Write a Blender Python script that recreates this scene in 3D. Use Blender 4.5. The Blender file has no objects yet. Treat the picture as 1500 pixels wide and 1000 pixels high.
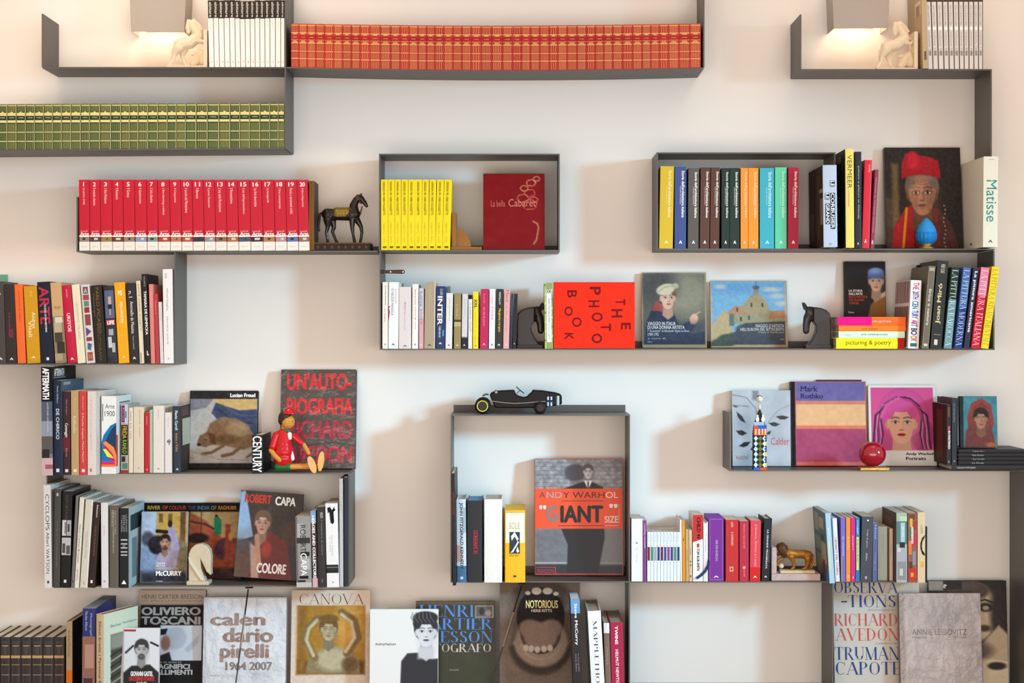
import bpy, math, random
import numpy as np
from mathutils import Vector, Matrix

# ------------------------------------------------------------------ camera, world, lights, exposure
SC = bpy.context.scene
COL = SC.collection
D, F, VX, VY, ZC = 5.71, 2540.0, 755.0, 490.0, 1.51     # camera distance to the shelf fronts, focal length in px, vanishing point
WALL = 0.20
cam = bpy.data.objects.new('camera', bpy.data.cameras.new('camera'))
COL.objects.link(cam); SC.camera = cam
cam.location = (0, -D, ZC); cam.rotation_euler = (math.pi/2, 0, 0)
cam.data.sensor_width = 36; cam.data.lens = 36*F/1500
cam.data.shift_x = -(VX-750)/1500; cam.data.shift_y = -(500-VY)/1500
SC.view_settings.view_transform = 'Standard'; SC.view_settings.look = 'None'
SC.view_settings.gamma = 1; SC.view_settings.exposure = 0.06
SC.view_settings.use_curve_mapping = False
wd = bpy.data.worlds.new('world'); SC.world = wd; wd.use_nodes = True
wd.node_tree.nodes['Background'].inputs[0].default_value = (1.0, 0.84, 0.72, 1)
wd.node_tree.nodes['Background'].inputs[1].default_value = 0.78
def area(name, loc, aim, sx, sy, power, color, spread=180):
    l = bpy.data.lights.new(name, 'AREA'); l.shape = 'RECTANGLE'; l.size = sx; l.size_y = sy
    l.energy = power; l.color = color; l.spread = math.radians(spread)
    o = bpy.data.objects.new(name, l); COL.objects.link(o); o.location = loc
    o.rotation_euler = (Vector(aim)-Vector(loc)).to_track_quat('-Z', 'Y').to_euler(); return o
area('window_light', (4.2, -3.0, 2.4), (-0.45, 0.1, 0.9), 0.5, 0.6, 16, (0.35, 0.73, 1.0), 40)
area('front_fill_light', (0.2, -5.0, 0.95), (0.1, 0.2, 1.4), 5.0, 1.7, 76, (1.0, 0.95, 0.91), 150)  # unseen fill area added near the camera to lift the shadows
area('ceiling_light_left', (-1.25, -0.75, 3.3), (-1.25, 0.2, 2.3), 0.9, 0.12, 2.6, (1.0, 0.80, 0.60), 80)
area('ceiling_light_right', (1.25, -0.75, 3.3), (1.25, 0.2, 2.3), 0.7, 0.12, 1.0, (1.0, 0.78, 0.58), 80)

# ------------------------------------------------------------------ basics
def X(px, Y=0.0): return (px-VX)*(D+Y)/F
def Z(py, Y=0.0): return (VY-py)*(D+Y)/F + ZC
def lin(c):
    if isinstance(c, str): c = [int(c[i:i+2], 16) for i in (0, 2, 4)]
    a = np.asarray(c, float)/255.0
    return np.where(a <= 0.04045, a/12.92, ((a+0.055)/1.055)**2.4)
MC = {}
def mat(c, rough=0.5, metal=0.0, coat=0.0, var=0.05, scale=60.0, bump=0.0, bscale=200.0, kind='plain', spec=0.22):
    key = (str(c), rough, metal, coat, var, scale, bump, bscale, kind, spec)
    if key in MC: return MC[key]
    m = bpy.data.materials.new('paint_'+str(len(MC))); m.use_nodes = True
    nt = m.node_tree; b = nt.nodes['Principled BSDF']
    b.inputs['Roughness'].default_value = rough; b.inputs['Specular IOR Level'].default_value = spec; b.inputs['Metallic'].default_value = metal
    b.inputs['Coat Weight'].default_value = coat; b.inputs['Coat Roughness'].default_value = 0.08
    tc = nt.nodes.new('ShaderNodeTexCoord')
    if kind == 'print':
        a = nt.nodes.new('ShaderNodeAttribute'); a.attribute_name = 'Col'
        nt.links.new(a.outputs['Color'], b.inputs['Base Color'])
    else:
        l = lin(c); n = nt.nodes.new('ShaderNodeTexNoise'); n.inputs['Scale'].default_value = scale
        n.inputs['Detail'].default_value = 5
        mx = nt.nodes.new('ShaderNodeMix'); mx.data_type = 'RGBA'
        if kind == 'marble':
            n.inputs['Distortion'].default_value = 2.5
        if kind == 'brushed':
            mp = nt.nodes.new('ShaderNodeMapping'); mp.inputs['Scale'].default_value = (1, 6, 1)
            nt.links.new(tc.outputs['Object'], mp.inputs[0]); nt.links.new(mp.outputs[0], n.inputs['Vector'])
        else: nt.links.new(tc.outputs['Object'], n.inputs['Vector'])
        mx.inputs['A'].default_value = (*np.clip(l*(1-var), 0, 1), 1); mx.inputs['B'].default_value = (*np.clip(l*(1+var), 0, 1), 1)
        nt.links.new(n.outputs['Fac'], mx.inputs['Factor']); nt.links.new(mx.outputs['Result'], b.inputs['Base Color'])
    if bump:
        n2 = nt.nodes.new('ShaderNodeTexNoise'); n2.inputs['Scale'].default_value = bscale; n2.inputs['Detail'].default_value = 3
        nt.links.new(tc.outputs['Object'], n2.inputs['Vector'])
        bp = nt.nodes.new('ShaderNodeBump'); bp.inputs['Strength'].default_value = bump; bp.inputs['Distance'].default_value = 0.002 if bscale > 30 else 0.006
        nt.links.new(n2.outputs['Fac'], bp.inputs['Height']); nt.links.new(bp.outputs[0], b.inputs['Normal'])
    MC[key] = m; return m
PRINT = mat('print', 0.55, kind='print', spec=.1); GLOSS = mat('printg', 0.3, kind='print', spec=.16)
WRAP = mat('printw', 0.22, coat=0.5, bump=1.0, bscale=26, spec=.4, kind='print')
STEEL = mat('5f5b57', 0.45, spec=.25, metal=0.25, var=0.14, scale=9, kind='brushed', bump=0.05)
PAGE = mat('d8cdbb', 0.8, var=0.12, scale=300)

def tag(o, label, cat, group=None, kind=None):
    if label: o['label'] = label
    if cat: o['category'] = cat
    if group: o['group'] = group
    if kind: o['kind'] = kind
    return o
def mesh(name, V, Fc, m, parent=None, smooth=False, cols=None):
    me = bpy.data.meshes.new(name); me.from_pydata([tuple(map(float, v)) for v in V], [], Fc)
    if m: me.materials.append(m)
    if cols is not None:
        a = me.color_attributes.new('Col', 'FLOAT_COLOR', 'POINT')
        c = np.ones((len(V), 4), np.float32); c[:, :3] = cols; a.data.foreach_set('color', c.ravel())
    if smooth: me.shade_smooth()
    o = bpy.data.objects.new(name, me); COL.objects.link(o)
    if parent: o.parent = parent
    return o
def empty(name, loc, label, cat, group=None, rot=(0, 0, 0)):
    o = bpy.data.objects.new(name, None); o.empty_display_size = 0.02; COL.objects.link(o)
    o.location = loc; o.rotation_euler = rot
    return tag(o, label, cat, group)
def boxvf(x0, x1, y0, y1, z0, z1):
    V = [(x, y, z) for z in (z0, z1) for y in (y0, y1) for x in (x0, x1)]
    return V, [(0, 2, 3, 1), (4, 5, 7, 6), (0, 1, 5, 4), (2, 6, 7, 3), (0, 4, 6, 2), (1, 3, 7, 5)]
def box(name, x0, x1, y0, y1, z0, z1, m, parent=None, bevel=0.0):
    V, f = boxvf(x0, x1, y0, y1, z0, z1); o = mesh(name, V, f, m, parent)
    if bevel:
        b = o.modifiers.new('bevel', 'BEVEL'); b.width = bevel; b.segments = 2
    return o
def join(parts):
    V, Fc = [], []
    for v, f in parts:
        n = len(V); V += list(v); Fc += [tuple(i+n for i in q) for q in f]
    return V, Fc
def prism(pts, y0, y1):         # pts: outline in x,z ; extruded along y
    n = len(pts); V = [(x, y0, z) for x, z in pts]+[(x, y1, z) for x, z in pts]
    return V, [tuple(range(n)), tuple(range(2*n-1, n-1, -1))]+[(i, i+n, (i+1) % n+n, (i+1) % n) for i in range(n)]
def lathe(prof, seg=32, cx=0, cy=0, ridge=0, rn=0):
    V, Fc = [], []
    for r, z in prof:
        for k in range(seg):
            a = 2*math.pi*k/seg; rr = r*(1+ridge*math.cos(rn*a)); V.append((cx+rr*math.cos(a), cy+rr*math.sin(a), z))
    for j in range(len(prof)-1):
        for k in range(seg):
            Fc.append((j*seg+k, j*seg+(k+1) % seg, (j+1)*seg+(k+1) % seg, (j+1)*seg+k))
    Fc.append(tuple(range(seg-1, -1, -1))); n = (len(prof)-1)*seg; Fc.append(tuple(range(n, n+seg)))
    return V, Fc
def tube(pts, r, seg=10):
    pts = [Vector(p) for p in pts]; rs = r if isinstance(r, (list, tuple)) else [r]*len(pts); V, Fc = [], []
    for i, p in enumerate(pts):
        t = (pts[min(i+1, len(pts)-1)]-pts[max(i-1, 0)]).normalized()
        a = t.cross(Vector((0, 1, 0.13))).normalized(); b = t.cross(a)
        for k in range(seg):
            q = 2*math.pi*k/seg; V.append(p+(a*math.cos(q)+b*math.sin(q))*rs[i])
    for i in range(len(pts)-1):
        for k in range(seg): Fc.append((i*seg+k, i*seg+(k+1) % seg, (i+1)*seg+(k+1) % seg, (i+1)*seg+k))
    Fc.append(tuple(range(seg-1, -1, -1))); n = (len(pts)-1)*seg; Fc.append(tuple(range(n, n+seg)))
    return V, Fc
WORDS = ['', 'first', 'second', 'third', 'fourth', 'fifth', 'sixth', 'seventh', 'eighth', 'ninth', 'tenth', 'eleventh', 'twelfth', 'thirteenth', 'fourteenth', 'fifteenth', 'sixteenth', 'seventeenth', 'eighteenth', 'nineteenth', 'twentieth']
def ordw(i, n):                 # 1-based from the left, counted from the nearer end
    if i == 1: return 'leftmost'
    if i == n: return 'rightmost'
    side, k = ('left', i) if i <= (n+1)//2 else ('right', n+1-i)
    w = WORDS[k] if k <= 20 else 'twenty-'+WORDS[k-20]
    return w+' from the '+side

# ------------------------------------------------------------------ lettering
TXT = {}
def font_glyphs(txt, bold, res=2):
    key = (txt, bold, res)
    if key not in TXT:
        cu = bpy.data.curves.new('t', 'FONT'); cu.body = txt; cu.size = 1; cu.resolution_u = res
        cu.fill_mode = 'FRONT'; o = bpy.data.objects.new('t', cu); me = bpy.data.meshes.new_from_object(o)
        V = np.array([v.co[:2] for v in me.vertices]).reshape(-1, 2); Fc = [tuple(p.vertices) for p in me.polygons]
        bpy.data.objects.remove(o); bpy.data.curves.remove(cu); bpy.data.meshes.remove(me)
        if len(V):
            if bold > 0:
                n = len(V); sh = [(-bold, 0), (bold, 0), (0, -bold*.6), (0, bold*.6)]
                V = np.concatenate([V+np.array(q) for q in sh]); Fc = [tuple(i+n*k for i in f) for k in range(4) for f in Fc]
            V = (V-V.min(0))/np.maximum(V.max(0)-V.min(0), 1e-4)
        TXT[key] = (V, Fc)
    return TXT[key]
# high contrast serif capitals drawn as strokes: | thick line, - thin line, arcs swell on their sides
GL = {
 'A': (.74, [('T', .37, 1, .66, 0), ('t', .37, 1, .08, 0), ('t', .2, .36, .5, .36), ('s', .08, 0), ('s', .66, 0)]),
 'B': (.62, [('T', .14, 0, .14, 1), ('a', .2, .75, .3, .25, -90, 90), ('a', .2, .26, .36, .26, -90, 90), ('s', .14, 0), ('s', .14, 1)]),
 'C': (.68, [('a', .36, .5, .3, .5, 50, 310), ('t', .6, .98, .6, .7)]),
 'D': (.72, [('T', .14, 0, .14, 1), ('a', .18, .5, .46, .5, -90, 90), ('s', .14, 0), ('s', .14, 1)]),
 'E': (.58, [('T', .14, 0, .14, 1), ('t', .14, .98, .52, .98), ('t', .14, .5, .4, .5), ('t', .14, .02, .54, .02), ('t', .52, .98, .52, .78), ('t', .54, .02, .54, .24), ('s', .14, 0), ('s', .14, 1)]),
 'F': (.56, [('T', .14, 0, .14, 1), ('t', .14, .98, .52, .98), ('t', .14, .5, .4, .5), ('t', .52, .98, .52, .78), ('s', .14, 0)]),
 'G': (.72, [('a', .36, .5, .3, .5, 50, 320), ('T', .6, .0, .6, .42), ('s', .6, .42)]),
 'H': (.76, [('T', .14, 0, .14, 1), ('T', .6, 0, .6, 1), ('t', .14, .5, .6, .5), ('s', .14, 0), ('s', .14, 1), ('s', .6, 0), ('s', .6, 1)]),
 'I': (.3, [('T', .15, 0, .15, 1), ('s', .15, 0), ('s', .15, 1)]),
 'L': (.56, [('T', .14, 0, .14, 1), ('t', .14, .02, .52, .02), ('t', .52, .02, .52, .26), ('s', .14, 1)]),
 'M': (.88, [('t', .12, 0, .12, 1), ('T', .12, 1, .42, 0), ('t', .42, 0, .72, 1), ('T', .74, 0, .74, 1), ('s', .12, 0), ('s', .74, 0)]),
 'N': (.76, [('t', .12, 0, .12, 1), ('T', .14, 1, .62, 0), ('t', .63, 0, .63, 1), ('s', .12, 0), ('s', .63, 1), ('s', .12, 1)]),
 'O': (.74, [('a', .37, .5, .32, .5, 0, 360)]),
 'P': (.6, [('T', .14, 0, .14, 1), ('a', .2, .73, .34, .27, -90, 90), ('s', .14, 0), ('s', .14, 1)]),
 'R': (.7, [('T', .14, 0, .14, 1), ('a', .2, .75, .32, .25, -90, 90), ('T', .32, .5, .6, 0), ('s', .14, 0), ('s', .14, 1), ('s', .6, 0)]),
 'S': (.54, [('a', .27, .76, .2, .24, 20, 230), ('a', .27, .25, .22, .25, -160, 60), ('T', .14, .66, .42, .38)]),
 'T': (.66, [('T', .33, 0, .33, 1), ('t', .05, .98, .61, .98), ('t', .05, .98, .05, .78), ('t', .61, .98, .61, .78), ('s', .33, 0)]),
 'U': (.72, [('T', .14, .3, .14, 1), ('t', .6, .3, .6, 1), ('a', .37, .3, .23, .3, 180, 360), ('s', .14, 1), ('s', .6, 1)]),
 'V': (.72, [('T', .08, 1, .37, 0), ('t', .37, 0, .66, 1), ('s', .08, 1), ('s', .66, 1)]),
 'W': (1.0, [('T', .08, 1, .3, 0), ('t', .3, 0, .5, 1), ('T', .5, 1, .72, 0), ('t', .72, 0, .93, 1), ('s', .08, 1), ('s', .93, 1)]),
 '-': (.4, [('T', .02, .45, .38, .46)]), ' ': (.3, []),
}
def serif_glyphs(txt, tk=.13, th=.028):
    key = ('serif', txt, tk)
    if key in TXT: return TXT[key]
    V, Fc, x = [], [], 0
    def quad(a, b, w):
        dx, dz = b[0]-a[0], b[1]-a[1]; L = math.hypot(dx, dz) or 1
        if abs(dz) > abs(dx)*0.3: ox, oz = w/2, 0
        else: ox, oz = -dz/L*w/2, dx/L*w/2
        n = len(V); V.extend([(a[0]-ox, a[1]-oz), (a[0]+ox, a[1]+oz), (b[0]+ox, b[1]+oz), (b[0]-ox, b[1]-oz)]); Fc.append((n, n+1, n+2, n+3))
    for ch in txt:
        w, ss = GL.get(ch, GL['I'])
        for s in ss:
            if s[0] == 'T': quad((x+s[1], s[2]), (x+s[3], s[4]), tk)
            elif s[0] == 't': quad((x+s[1], s[2]), (x+s[3], s[4]), th)
            elif s[0] == 's': quad((x+s[1]-.11, abs(s[2]-.012)), (x+s[1]+.11, abs(s[2]-.012)), th)
            else:
                _, cx, cz, rx, rz, a0, a1 = s; n = len(V); K = 14
                for k in range(K+1):
                    a = math.radians(a0+(a1-a0)*k/K); t = th+(tk-th)*abs(math.cos(a))**1.5
                    c, q = math.cos(a), math.sin(a)
                    V.append((x+cx+rx*c, cz+rz*q)); V.append((x+cx+(rx-t)*c, cz+(rz-th)*q))
                for k in range(K): Fc.append((n+2*k, n+2*k+1, n+2*k+3, n+2*k+2))
        x += w
    V = np.array(V); V = (V-V.min(0))/np.maximum(V.max(0)-V.min(0), 1e-4)
    TXT[key] = (V, Fc); return TXT[key]

class Print:
    """flat printing on a surface: rectangles and letters as a thin inlay with its own colours; plane x,z ; depth(x) gives y"""
    def __init__(s, depth=lambda x: 0.0): s.V, s.F, s.C, s.k, s.depth = [], [], [], 1, depth
    def add(s, P2, Fc, col, copies=1):
        n = len(s.V); off = 0.00018*s.k; s.k += 0.5; m = max(1, len(P2)//copies)
        for i, (x, z) in enumerate(P2): s.V.append((x, s.depth(x)-off-0.000035*(i//m), z))
        s.F += [tuple(i+n for i in q) for q in Fc]; s.C += [lin(col)]*len(P2)
    def rect(s, x0, x1, z0, z1, col, n=6):
        P = [(x0+(x1-x0)*i/n, z) for z in (z0, z1) for i in range(n+1)]
        s.add(P, [(i, i+1, i+n+2, i+n+1) for i in range(n)], col)
    def poly(s, pts, col): s.add(pts, [tuple(range(len(pts)))], col)
    def text(s, txt, x0, x1, z0, z1, col, rot='h', st='s'):
        if txt in ('1', 'I', 'l'):
            c_, w_ = (x0+x1)/2, (x1-x0)*.16; x0, x1 = c_-w_, c_+w_
        if st == 'd': G, Fc = serif_glyphs(txt)
        elif st == 'e': G, Fc = serif_glyphs(txt, .065, .02)
        else: G, Fc = font_glyphs(txt, {'s': 0, 'b': .022, 'B': .045, 'n': 0}[st], 5 if min(abs(x1-x0), abs(z1-z0)) > .012 else 2)
        if not len(G): return
        if rot == 'h': P = [(x0+(x1-x0)*a, z0+(z1-z0)*b) for a, b in G]
        elif rot == 'd': P = [(x0+(x1-x0)*b, z1-(z1-z0)*a) for a, b in G]
        else: P = [(x1-(x1-x0)*b, z0+(z1-z0)*a) for a, b in G]
        s.add(P, Fc, col, 4 if st in 'bB' else 1); s.k += .4 if st in 'bB' else 0
    def build(s, name, parent, m=None, M=None):
        if not s.V: return
        V = s.V if M is None else [M @ Vector(v) for v in s.V]
        return mesh(name, V, s.F, m or PRINT, parent, cols=np.array(s.C))

# ------------------------------------------------------------------ books
random.seed(4)
def cover_vf(w, h, d, t, b):
    xs = [-w/2, -w/2]+[(-0.5+k/8)*w for k in range(1, 8)]+[w/2, w/2]
    out = [(-w/2, d), (-w/2, b)]+[((-.5+k/8)*w, b-b*(1-((k-4)/4.0)**2)) for k in range(1, 8)]+[(w/2, b), (w/2, d)]
    inn = [(-w/2+t, d), (-w/2+t, b+t)]+[(max(-w/2+t, min(w/2-t, (-.5+k/8)*w)), b+t) for k in range(1, 8)]+[(w/2-t, b+t), (w/2-t, d)]
    n = len(out); V = [(x, y, z) for z in (0, h) for x, y in out]+[(x, y, z) for z in (0, h) for x, y in inn]; Fc = []
    for i in range(n-1):
        Fc += [(i, i+1, n+i+1, n+i), (2*n+i, 3*n+i, 3*n+i+1, 2*n+i+1), (n+i, n+i+1, 3*n+i+1, 3*n+i), (i, 2*n+i, 2*n+i+1, i+1)]
    for i in (0, n-1): Fc.append((i, n+i, 3*n+i, 2*n+i))
    return V, Fc
def rotM(face, t):              # spine-out identity ; face-out: spine on the left, front cover towards the room
    return Matrix.Identity(4) if not face else Matrix(((0, 1, 0, 0), (-1, 0, 0, t/2), (0, 0, 1, 0), (0, 0, 0, 1)))
def book_parts(root, w, h, d, col, hard=True, page='d8cdbb', inset=None, face=False, rough=0.45, coat=0.0, matl=None):
    t, b = (0.0024, 0.0014) if hard else (0.0007, 0.0004)
    if w < 0.010: t, b = min(t, w*0.18), min(b, 0.0007)
    M = rotM(face, w); m = matl or mat(col, rough, coat=coat, var=0.06, scale=120)
    V, f = cover_vf(w, h, d, t, b); c = mesh('cover', [M @ Vector(v) for v in V], f, m, root)
    i = (0.003 if hard else 0.0005) if inset is None else inset
    V, f = boxvf(-w/2+t*1.05, w/2-t*1.05, b+t*1.05, d-i-0.0005, i, h-i)
    mesh('page_block', [M @ Vector(v) for v in V], f, mat(page, 0.8, var=0.1, scale=400), root)
    return b
def spine_print(root, w, h, b, prints, m=None, name='spine_print'):
    if not prints: return
    P = Print(lambda x: b-b*(1-min(1, abs(2*x/w))**2)-0.0005 if b > 0.001 else 0.0)
    for p in prints:
        if p[0] == 'r':
            _, a0, a1, g0, g1, c = p; P.rect((g0-.5)*w, (g1-.5)*w, h*(1-a1), h*(1-a0), c, 8)
        elif p[0] == 'p':
            P.poly([((g-.5)*w, h*(1-a)) for a, g in p[1]], p[2])
        else:
            _, txt, a0, a1, g0, g1, c = p[:7]; rot = p[7] if len(p) > 7 else 'd'; st = p[8] if len(p) > 8 else 's'
            P.text(txt, (g0-.5)*w, (g1-.5)*w, h*(1-a1), h*(1-a0), c, rot, st)
    return P.build(name, root, m)
def stand(x0, x1, yt, dx, col, label, zs, Yf=0.003, d=0.17, prints=(), group=None, hard=True, page='d8cdbb', inset=None, cat='book', name='book', m=None, rough=0.45, coat=0.0, side=None, matl=None, gap=0.0006):
    """a book standing spine out; x0,x1 at its foot, dx shift of its head"""
    xa, xb = X(x0, Yf), X(x1, Yf); H0 = Z(yt, Yf)-zs; th = math.atan2(dx*(D+Yf)/F, H0)
    w = (xb-xa)*math.cos(th)-gap; h = H0/math.cos(th) - (w*math.sin(abs(th)) if th else 0)
    xc = (xa+xb)/2
    r = empty(name, (xc, Yf, zs+w/2*math.sin(abs(th))), label, cat, group, (0, th, 0))
    b = book_parts(r, w, h, d, col, hard, page, inset, rough=rough, coat=coat, matl=matl)
    spine_print(r, w, h, b, prints, m)
    if side:                     # a printed side board: ('l'|'r', list of prints in 0..1 of depth,height)
        P = Print(); s, items = side
        for p in items:
            if p[0] == 'r': P.rect(p[3]*d, p[4]*d, h*(1-p[2]), h*(1-p[1]), p[5], 1)
            else: P.text(p[1], p[4]*d, p[5]*d, h*(1-p[3]), h*(1-p[2]), p[6], *(p[7:]))
        if s == 'r': M = Matrix(((0, -1, 0, w/2), (1, 0, 0, 0), (0, 0, 1, 0), (0, 0, 0, 1)))
        else: M = Matrix(((0, 1, 0, -w/2), (-1, 0, 0, d), (0, 0, 1, 0), (0, 0, 0, 1)))
        P.build('board_print', r, m, M)
    return r
def face_book(x0, x1, yt, col, label, zs, t=0.02, Yb=None, tilt=7, roll=0, yaw=0, art=None, texts=(), canvas=None, prints=None, cat='book', name='book', gloss=False, hard=True, page='d8cdbb', margin=0.0, m=None, spine=None, group=None, drop=0.0, matl=None, coat=0.1):
    """a book standing with its front cover to the room, leaning back"""
    th = math.radians(tilt); s, c = math.sin(th), math.cos(th); k = Yb if Yb is not None else 0.1
    for _ in range(6):
        q = (VY-yt)/F; zz = zs+t*s-drop; h = (q*(D+k)+ZC-zz)/(c-q*s)
        if Yb is None: k = WALL-0.002-t*c-h*s
        else: break
    W = (x1-x0)*(D+k)/F
    rl = math.radians(roll)
    r = empty(name, (X(x0, k), k, zs+t*s-drop+(W*math.sin(rl) if rl > 0 else 0)), label, cat, group, (-th, rl, math.radians(yaw)))
    book_parts(r, t, h, W, col, hard, page, face=True, rough=0.35 if gloss else 0.45, coat=coat, matl=matl)
    cv = canvas or (x0, yt, x1, VY+(ZC-zs)*F/(D+k))
    cx0, cy0, cx1, cy1 = cv
    fx = lambda x: (x-cx0)/(cx1-cx0)*W; fz = lambda y: (cy1-y)/(cy1-cy0)*h
    mm = m or (GLOSS if gloss else PRINT)
    if art is not None:
        ny, nx = art.I.shape[:2]; ax0, ay0, ax1, ay1 = art.b
        xs = np.clip(np.linspace(fx(ax0), fx(ax1), nx), margin+0.0004, W-margin-0.0004); zs_ = np.clip(np.linspace(fz(ay0), fz(ay1), ny), 0.0005+margin, h-0.0005-margin)
        gx, gz = np.meshgrid(xs, zs_); V = np.stack([gx.ravel(), np.full(gx.size, -0.00018), gz.ravel()], 1)
        idx = np.arange(nx*ny).reshape(ny, nx); q = np.stack([idx[:-1, :-1], idx[1:, :-1], idx[1:, 1:], idx[:-1, 1:]], -1).reshape(-1, 4)
        mesh('cover_picture', V, [tuple(a) for a in q.tolist()], mm, r, cols=lin(np.clip(art.I, 0, 255).reshape(-1, 3)))
    P = Print(); P.k = 2.5
    for p in texts:
        if p[0] == 'r': P.rect(fx(p[1]), fx(p[3]), fz(p[4]), fz(p[2]), p[5], 1)
        elif p[0] == 'p': P.poly([(fx(a), fz(b)) for a, b in p[1]], p[2])
        else:
            _, txt, a0, b0, a1, b1, cc = p[:7]; P.text(txt, fx(a0), fx(a1), fz(b1), fz(b0), cc, p[7] if len(p) > 7 else 'h', p[8] if len(p) > 8 else 's')
    P.build('cover_lettering', r, mm)
    return r

class Art:
    """a printed picture painted in photograph units on its own little canvas"""
    def __init__(s, x0, y0, x1, y1, base, step=1.0):
        nx, ny = int((x1-x0)/step)+1, int((y1-y0)/step)+1
        s.b = (x0, y0, x1, y1); s.x, s.y = np.meshgrid(np.linspace(x0, x1, nx), np.linspace(y0, y1, ny))
        s.I = np.zeros((ny, nx, 3)); s.I[:] = s.c(base)
    def c(s, c): return np.array([int(c[i:i+2], 16) for i in (0, 2, 4)], float) if isinstance(c, str) else np.asarray(c, float)
    def put(s, m, col, al=1.0): m = (np.clip(m, 0, 1)*al)[..., None]; s.I = s.I*(1-m)+s.c(col)*m; return s
    def ell(s, cx, cy, rx, ry, col, soft=1.0, rot=0, al=1.0):
        a = math.radians(rot); dx, dy = s.x-cx, s.y-cy; u = (dx*math.cos(a)+dy*math.sin(a))/rx; v = (-dx*math.sin(a)+dy*math.cos(a))/ry
        d = (np.sqrt(u*u+v*v)-1)*min(rx, ry); return s.put(0.5-d/soft, col, al)
    def poly(s, pts, col, soft=1.0, al=1.0):
        n = len(pts); d = np.full(s.x.shape, 1e9); ins = np.zeros(s.x.shape, bool)
        for i in range(n):
            (ax, ay), (bx, by) = pts[i], pts[(i+1) % n]; ex, ey = bx-ax, by-ay; L = ex*ex+ey*ey+1e-9
            t = np.clip(((s.x-ax)*ex+(s.y-ay)*ey)/L, 0, 1); d = np.minimum(d, np.hypot(s.x-ax-t*ex, s.y-ay-t*ey))
            c = (ay > s.y) != (by > s.y); ins ^= c & (s.x < ex*(s.y-ay)/(by-ay+1e-12)+ax)
        return s.put(0.5-np.where(ins, -d, d)/soft, col, al)
    def line(s, pts, w, col, soft=1.0, al=1.0):
        d = np.full(s.x.shape, 1e9)
        for (ax, ay), (bx, by) in zip(pts, pts[1:]):
            ex, ey = bx-ax, by-ay; L = ex*ex+ey*ey+1e-9; t = np.clip(((s.x-ax)*ex+(s.y-ay)*ey)/L, 0, 1)
            d = np.minimum(d, np.hypot(s.x-ax-t*ex, s.y-ay-t*ey))
        return s.put(0.5-(d-w/2)/soft, col, al)
    def rect(s, x0, y0, x1, y1, col, soft=0.8, al=1.0):
        d = np.maximum(np.maximum(x0-s.x, s.x-x1), np.maximum(y0-s.y, s.y-y1)); return s.put(0.5-d/soft, col, al)
    def grad(s, c0, c1, y0, y1):
        t = np.clip((s.y-y0)/(y1-y0), 0, 1)[..., None]; s.I = s.c(c0)*(1-t)+s.c(c1)*t; return s
    def noise(s, amp, size, seed=1, mono=True):
        r = np.random.RandomState(seed); b = s.b; n = np.zeros(s.x.shape+((1,) if mono else (3,)))
        for o in range(3):
            k = size/2**o; gx, gy = int((b[2]-b[0])/k)+3, int((b[3]-b[1])/k)+3; g = r.uniform(-1, 1, (gy, gx, n.shape[2]))
            u, v = (s.x-b[0])/k, (s.y-b[1])/k; i, j = u.astype(int), v.astype(int); fu, fv = (u-i)[..., None], (v-j)[..., None]
            n += ((g[j, i]*(1-fu)+g[j, i+1]*fu)*(1-fv)+(g[j+1, i]*(1-fu)+g[j+1, i+1]*fu)*fv)*0.6**o
        s.I = np.clip(s.I+n*amp, 0, 255); return s
    def face(s, cx, cy, r, skin, hair, cloth=None, lip='9a4a45', long=False, hat=None, beard=None, dark='241c1a', look=0.0, wrinkle=0, shade=0.75, eye='2a2420', crop=0):
        sk = s.c(skin); sh = sk*shade
        if long: s.ell(cx, cy+.45*r, 1.2*r, 1.65*r, hair, 2)
        if cloth:
            s.poly([(cx-2.1*r, cy+4*r), (cx-1.9*r, cy+2.1*r), (cx-.6*r, cy+1.4*r), (cx+.6*r, cy+1.4*r), (cx+1.9*r, cy+2.1*r), (cx+2.1*r, cy+4*r)], cloth, 2)
        s.poly([(cx-.4*r, cy+.6*r), (cx+.4*r, cy+.6*r), (cx+.5*r, cy+1.6*r), (cx, cy+2*r), (cx-.5*r, cy+1.6*r)], sh, 1.5)
        s.ell(cx, cy-.28*r, .84*r, .95*r, hair, 1.5)
        s.ell(cx-.68*r, cy+.08*r, .1*r, .2*r, sh); s.ell(cx+.68*r, cy+.08*r, .1*r, .2*r, sh)
        s.ell(cx, cy-.12*r, .68*r, .8*r, skin, 1.2); s.ell(cx, cy+.36*r, .52*r, .64*r, skin, 1.2)
        s.ell(cx+.5*r, cy+.2*r, .26*r, .75*r, sh, r*.6, al=.55); s.ell(cx-.5*r, cy+.3*r, .14*r, .5*r, sh, r*.5, al=.3)
        s.ell(cx, cy-.82*r, .66*r, .28*r, hair, 1.5); s.ell(cx-.52*r, cy-.55*r, .2*r, .36*r, hair, 1.5, 25); s.ell(cx+.52*r, cy-.55*r, .2*r, .36*r, hair, 1.5, -25)
        if beard: s.ell(cx, cy+.74*r, .42*r, .3*r, beard, 1.5, al=.8); s.ell(cx, cy+.47*r, .27*r, .07*r, beard, 1, al=.8)
        for q in (-1, 1):
            ex = cx+(q*.29+look*.12)*r; s.ell(ex, cy-.06*r, .22*r, .15*r, sh, 2, al=.6)
            s.line([(ex-.19*r, cy-.25*r), (ex, cy-.31*r), (ex+.19*r, cy-.26*r)], .05*r, dark, 1.2, .75)
            s.ell(ex, cy-.05*r, .15*r, .07*r, np.minimum(sk*.5+115, 255) if eye != 'x' else sk, .8); s.ell(ex+look*.05*r, cy-.05*r, .07*r, .075*r, eye, .6)
            s.line([(ex-.17*r, cy-.07*r), (ex, cy-.14*r), (ex+.17*r, cy-.07*r)], .03*r, dark, .8, .8)
        nx = cx+look*.2*r
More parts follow.
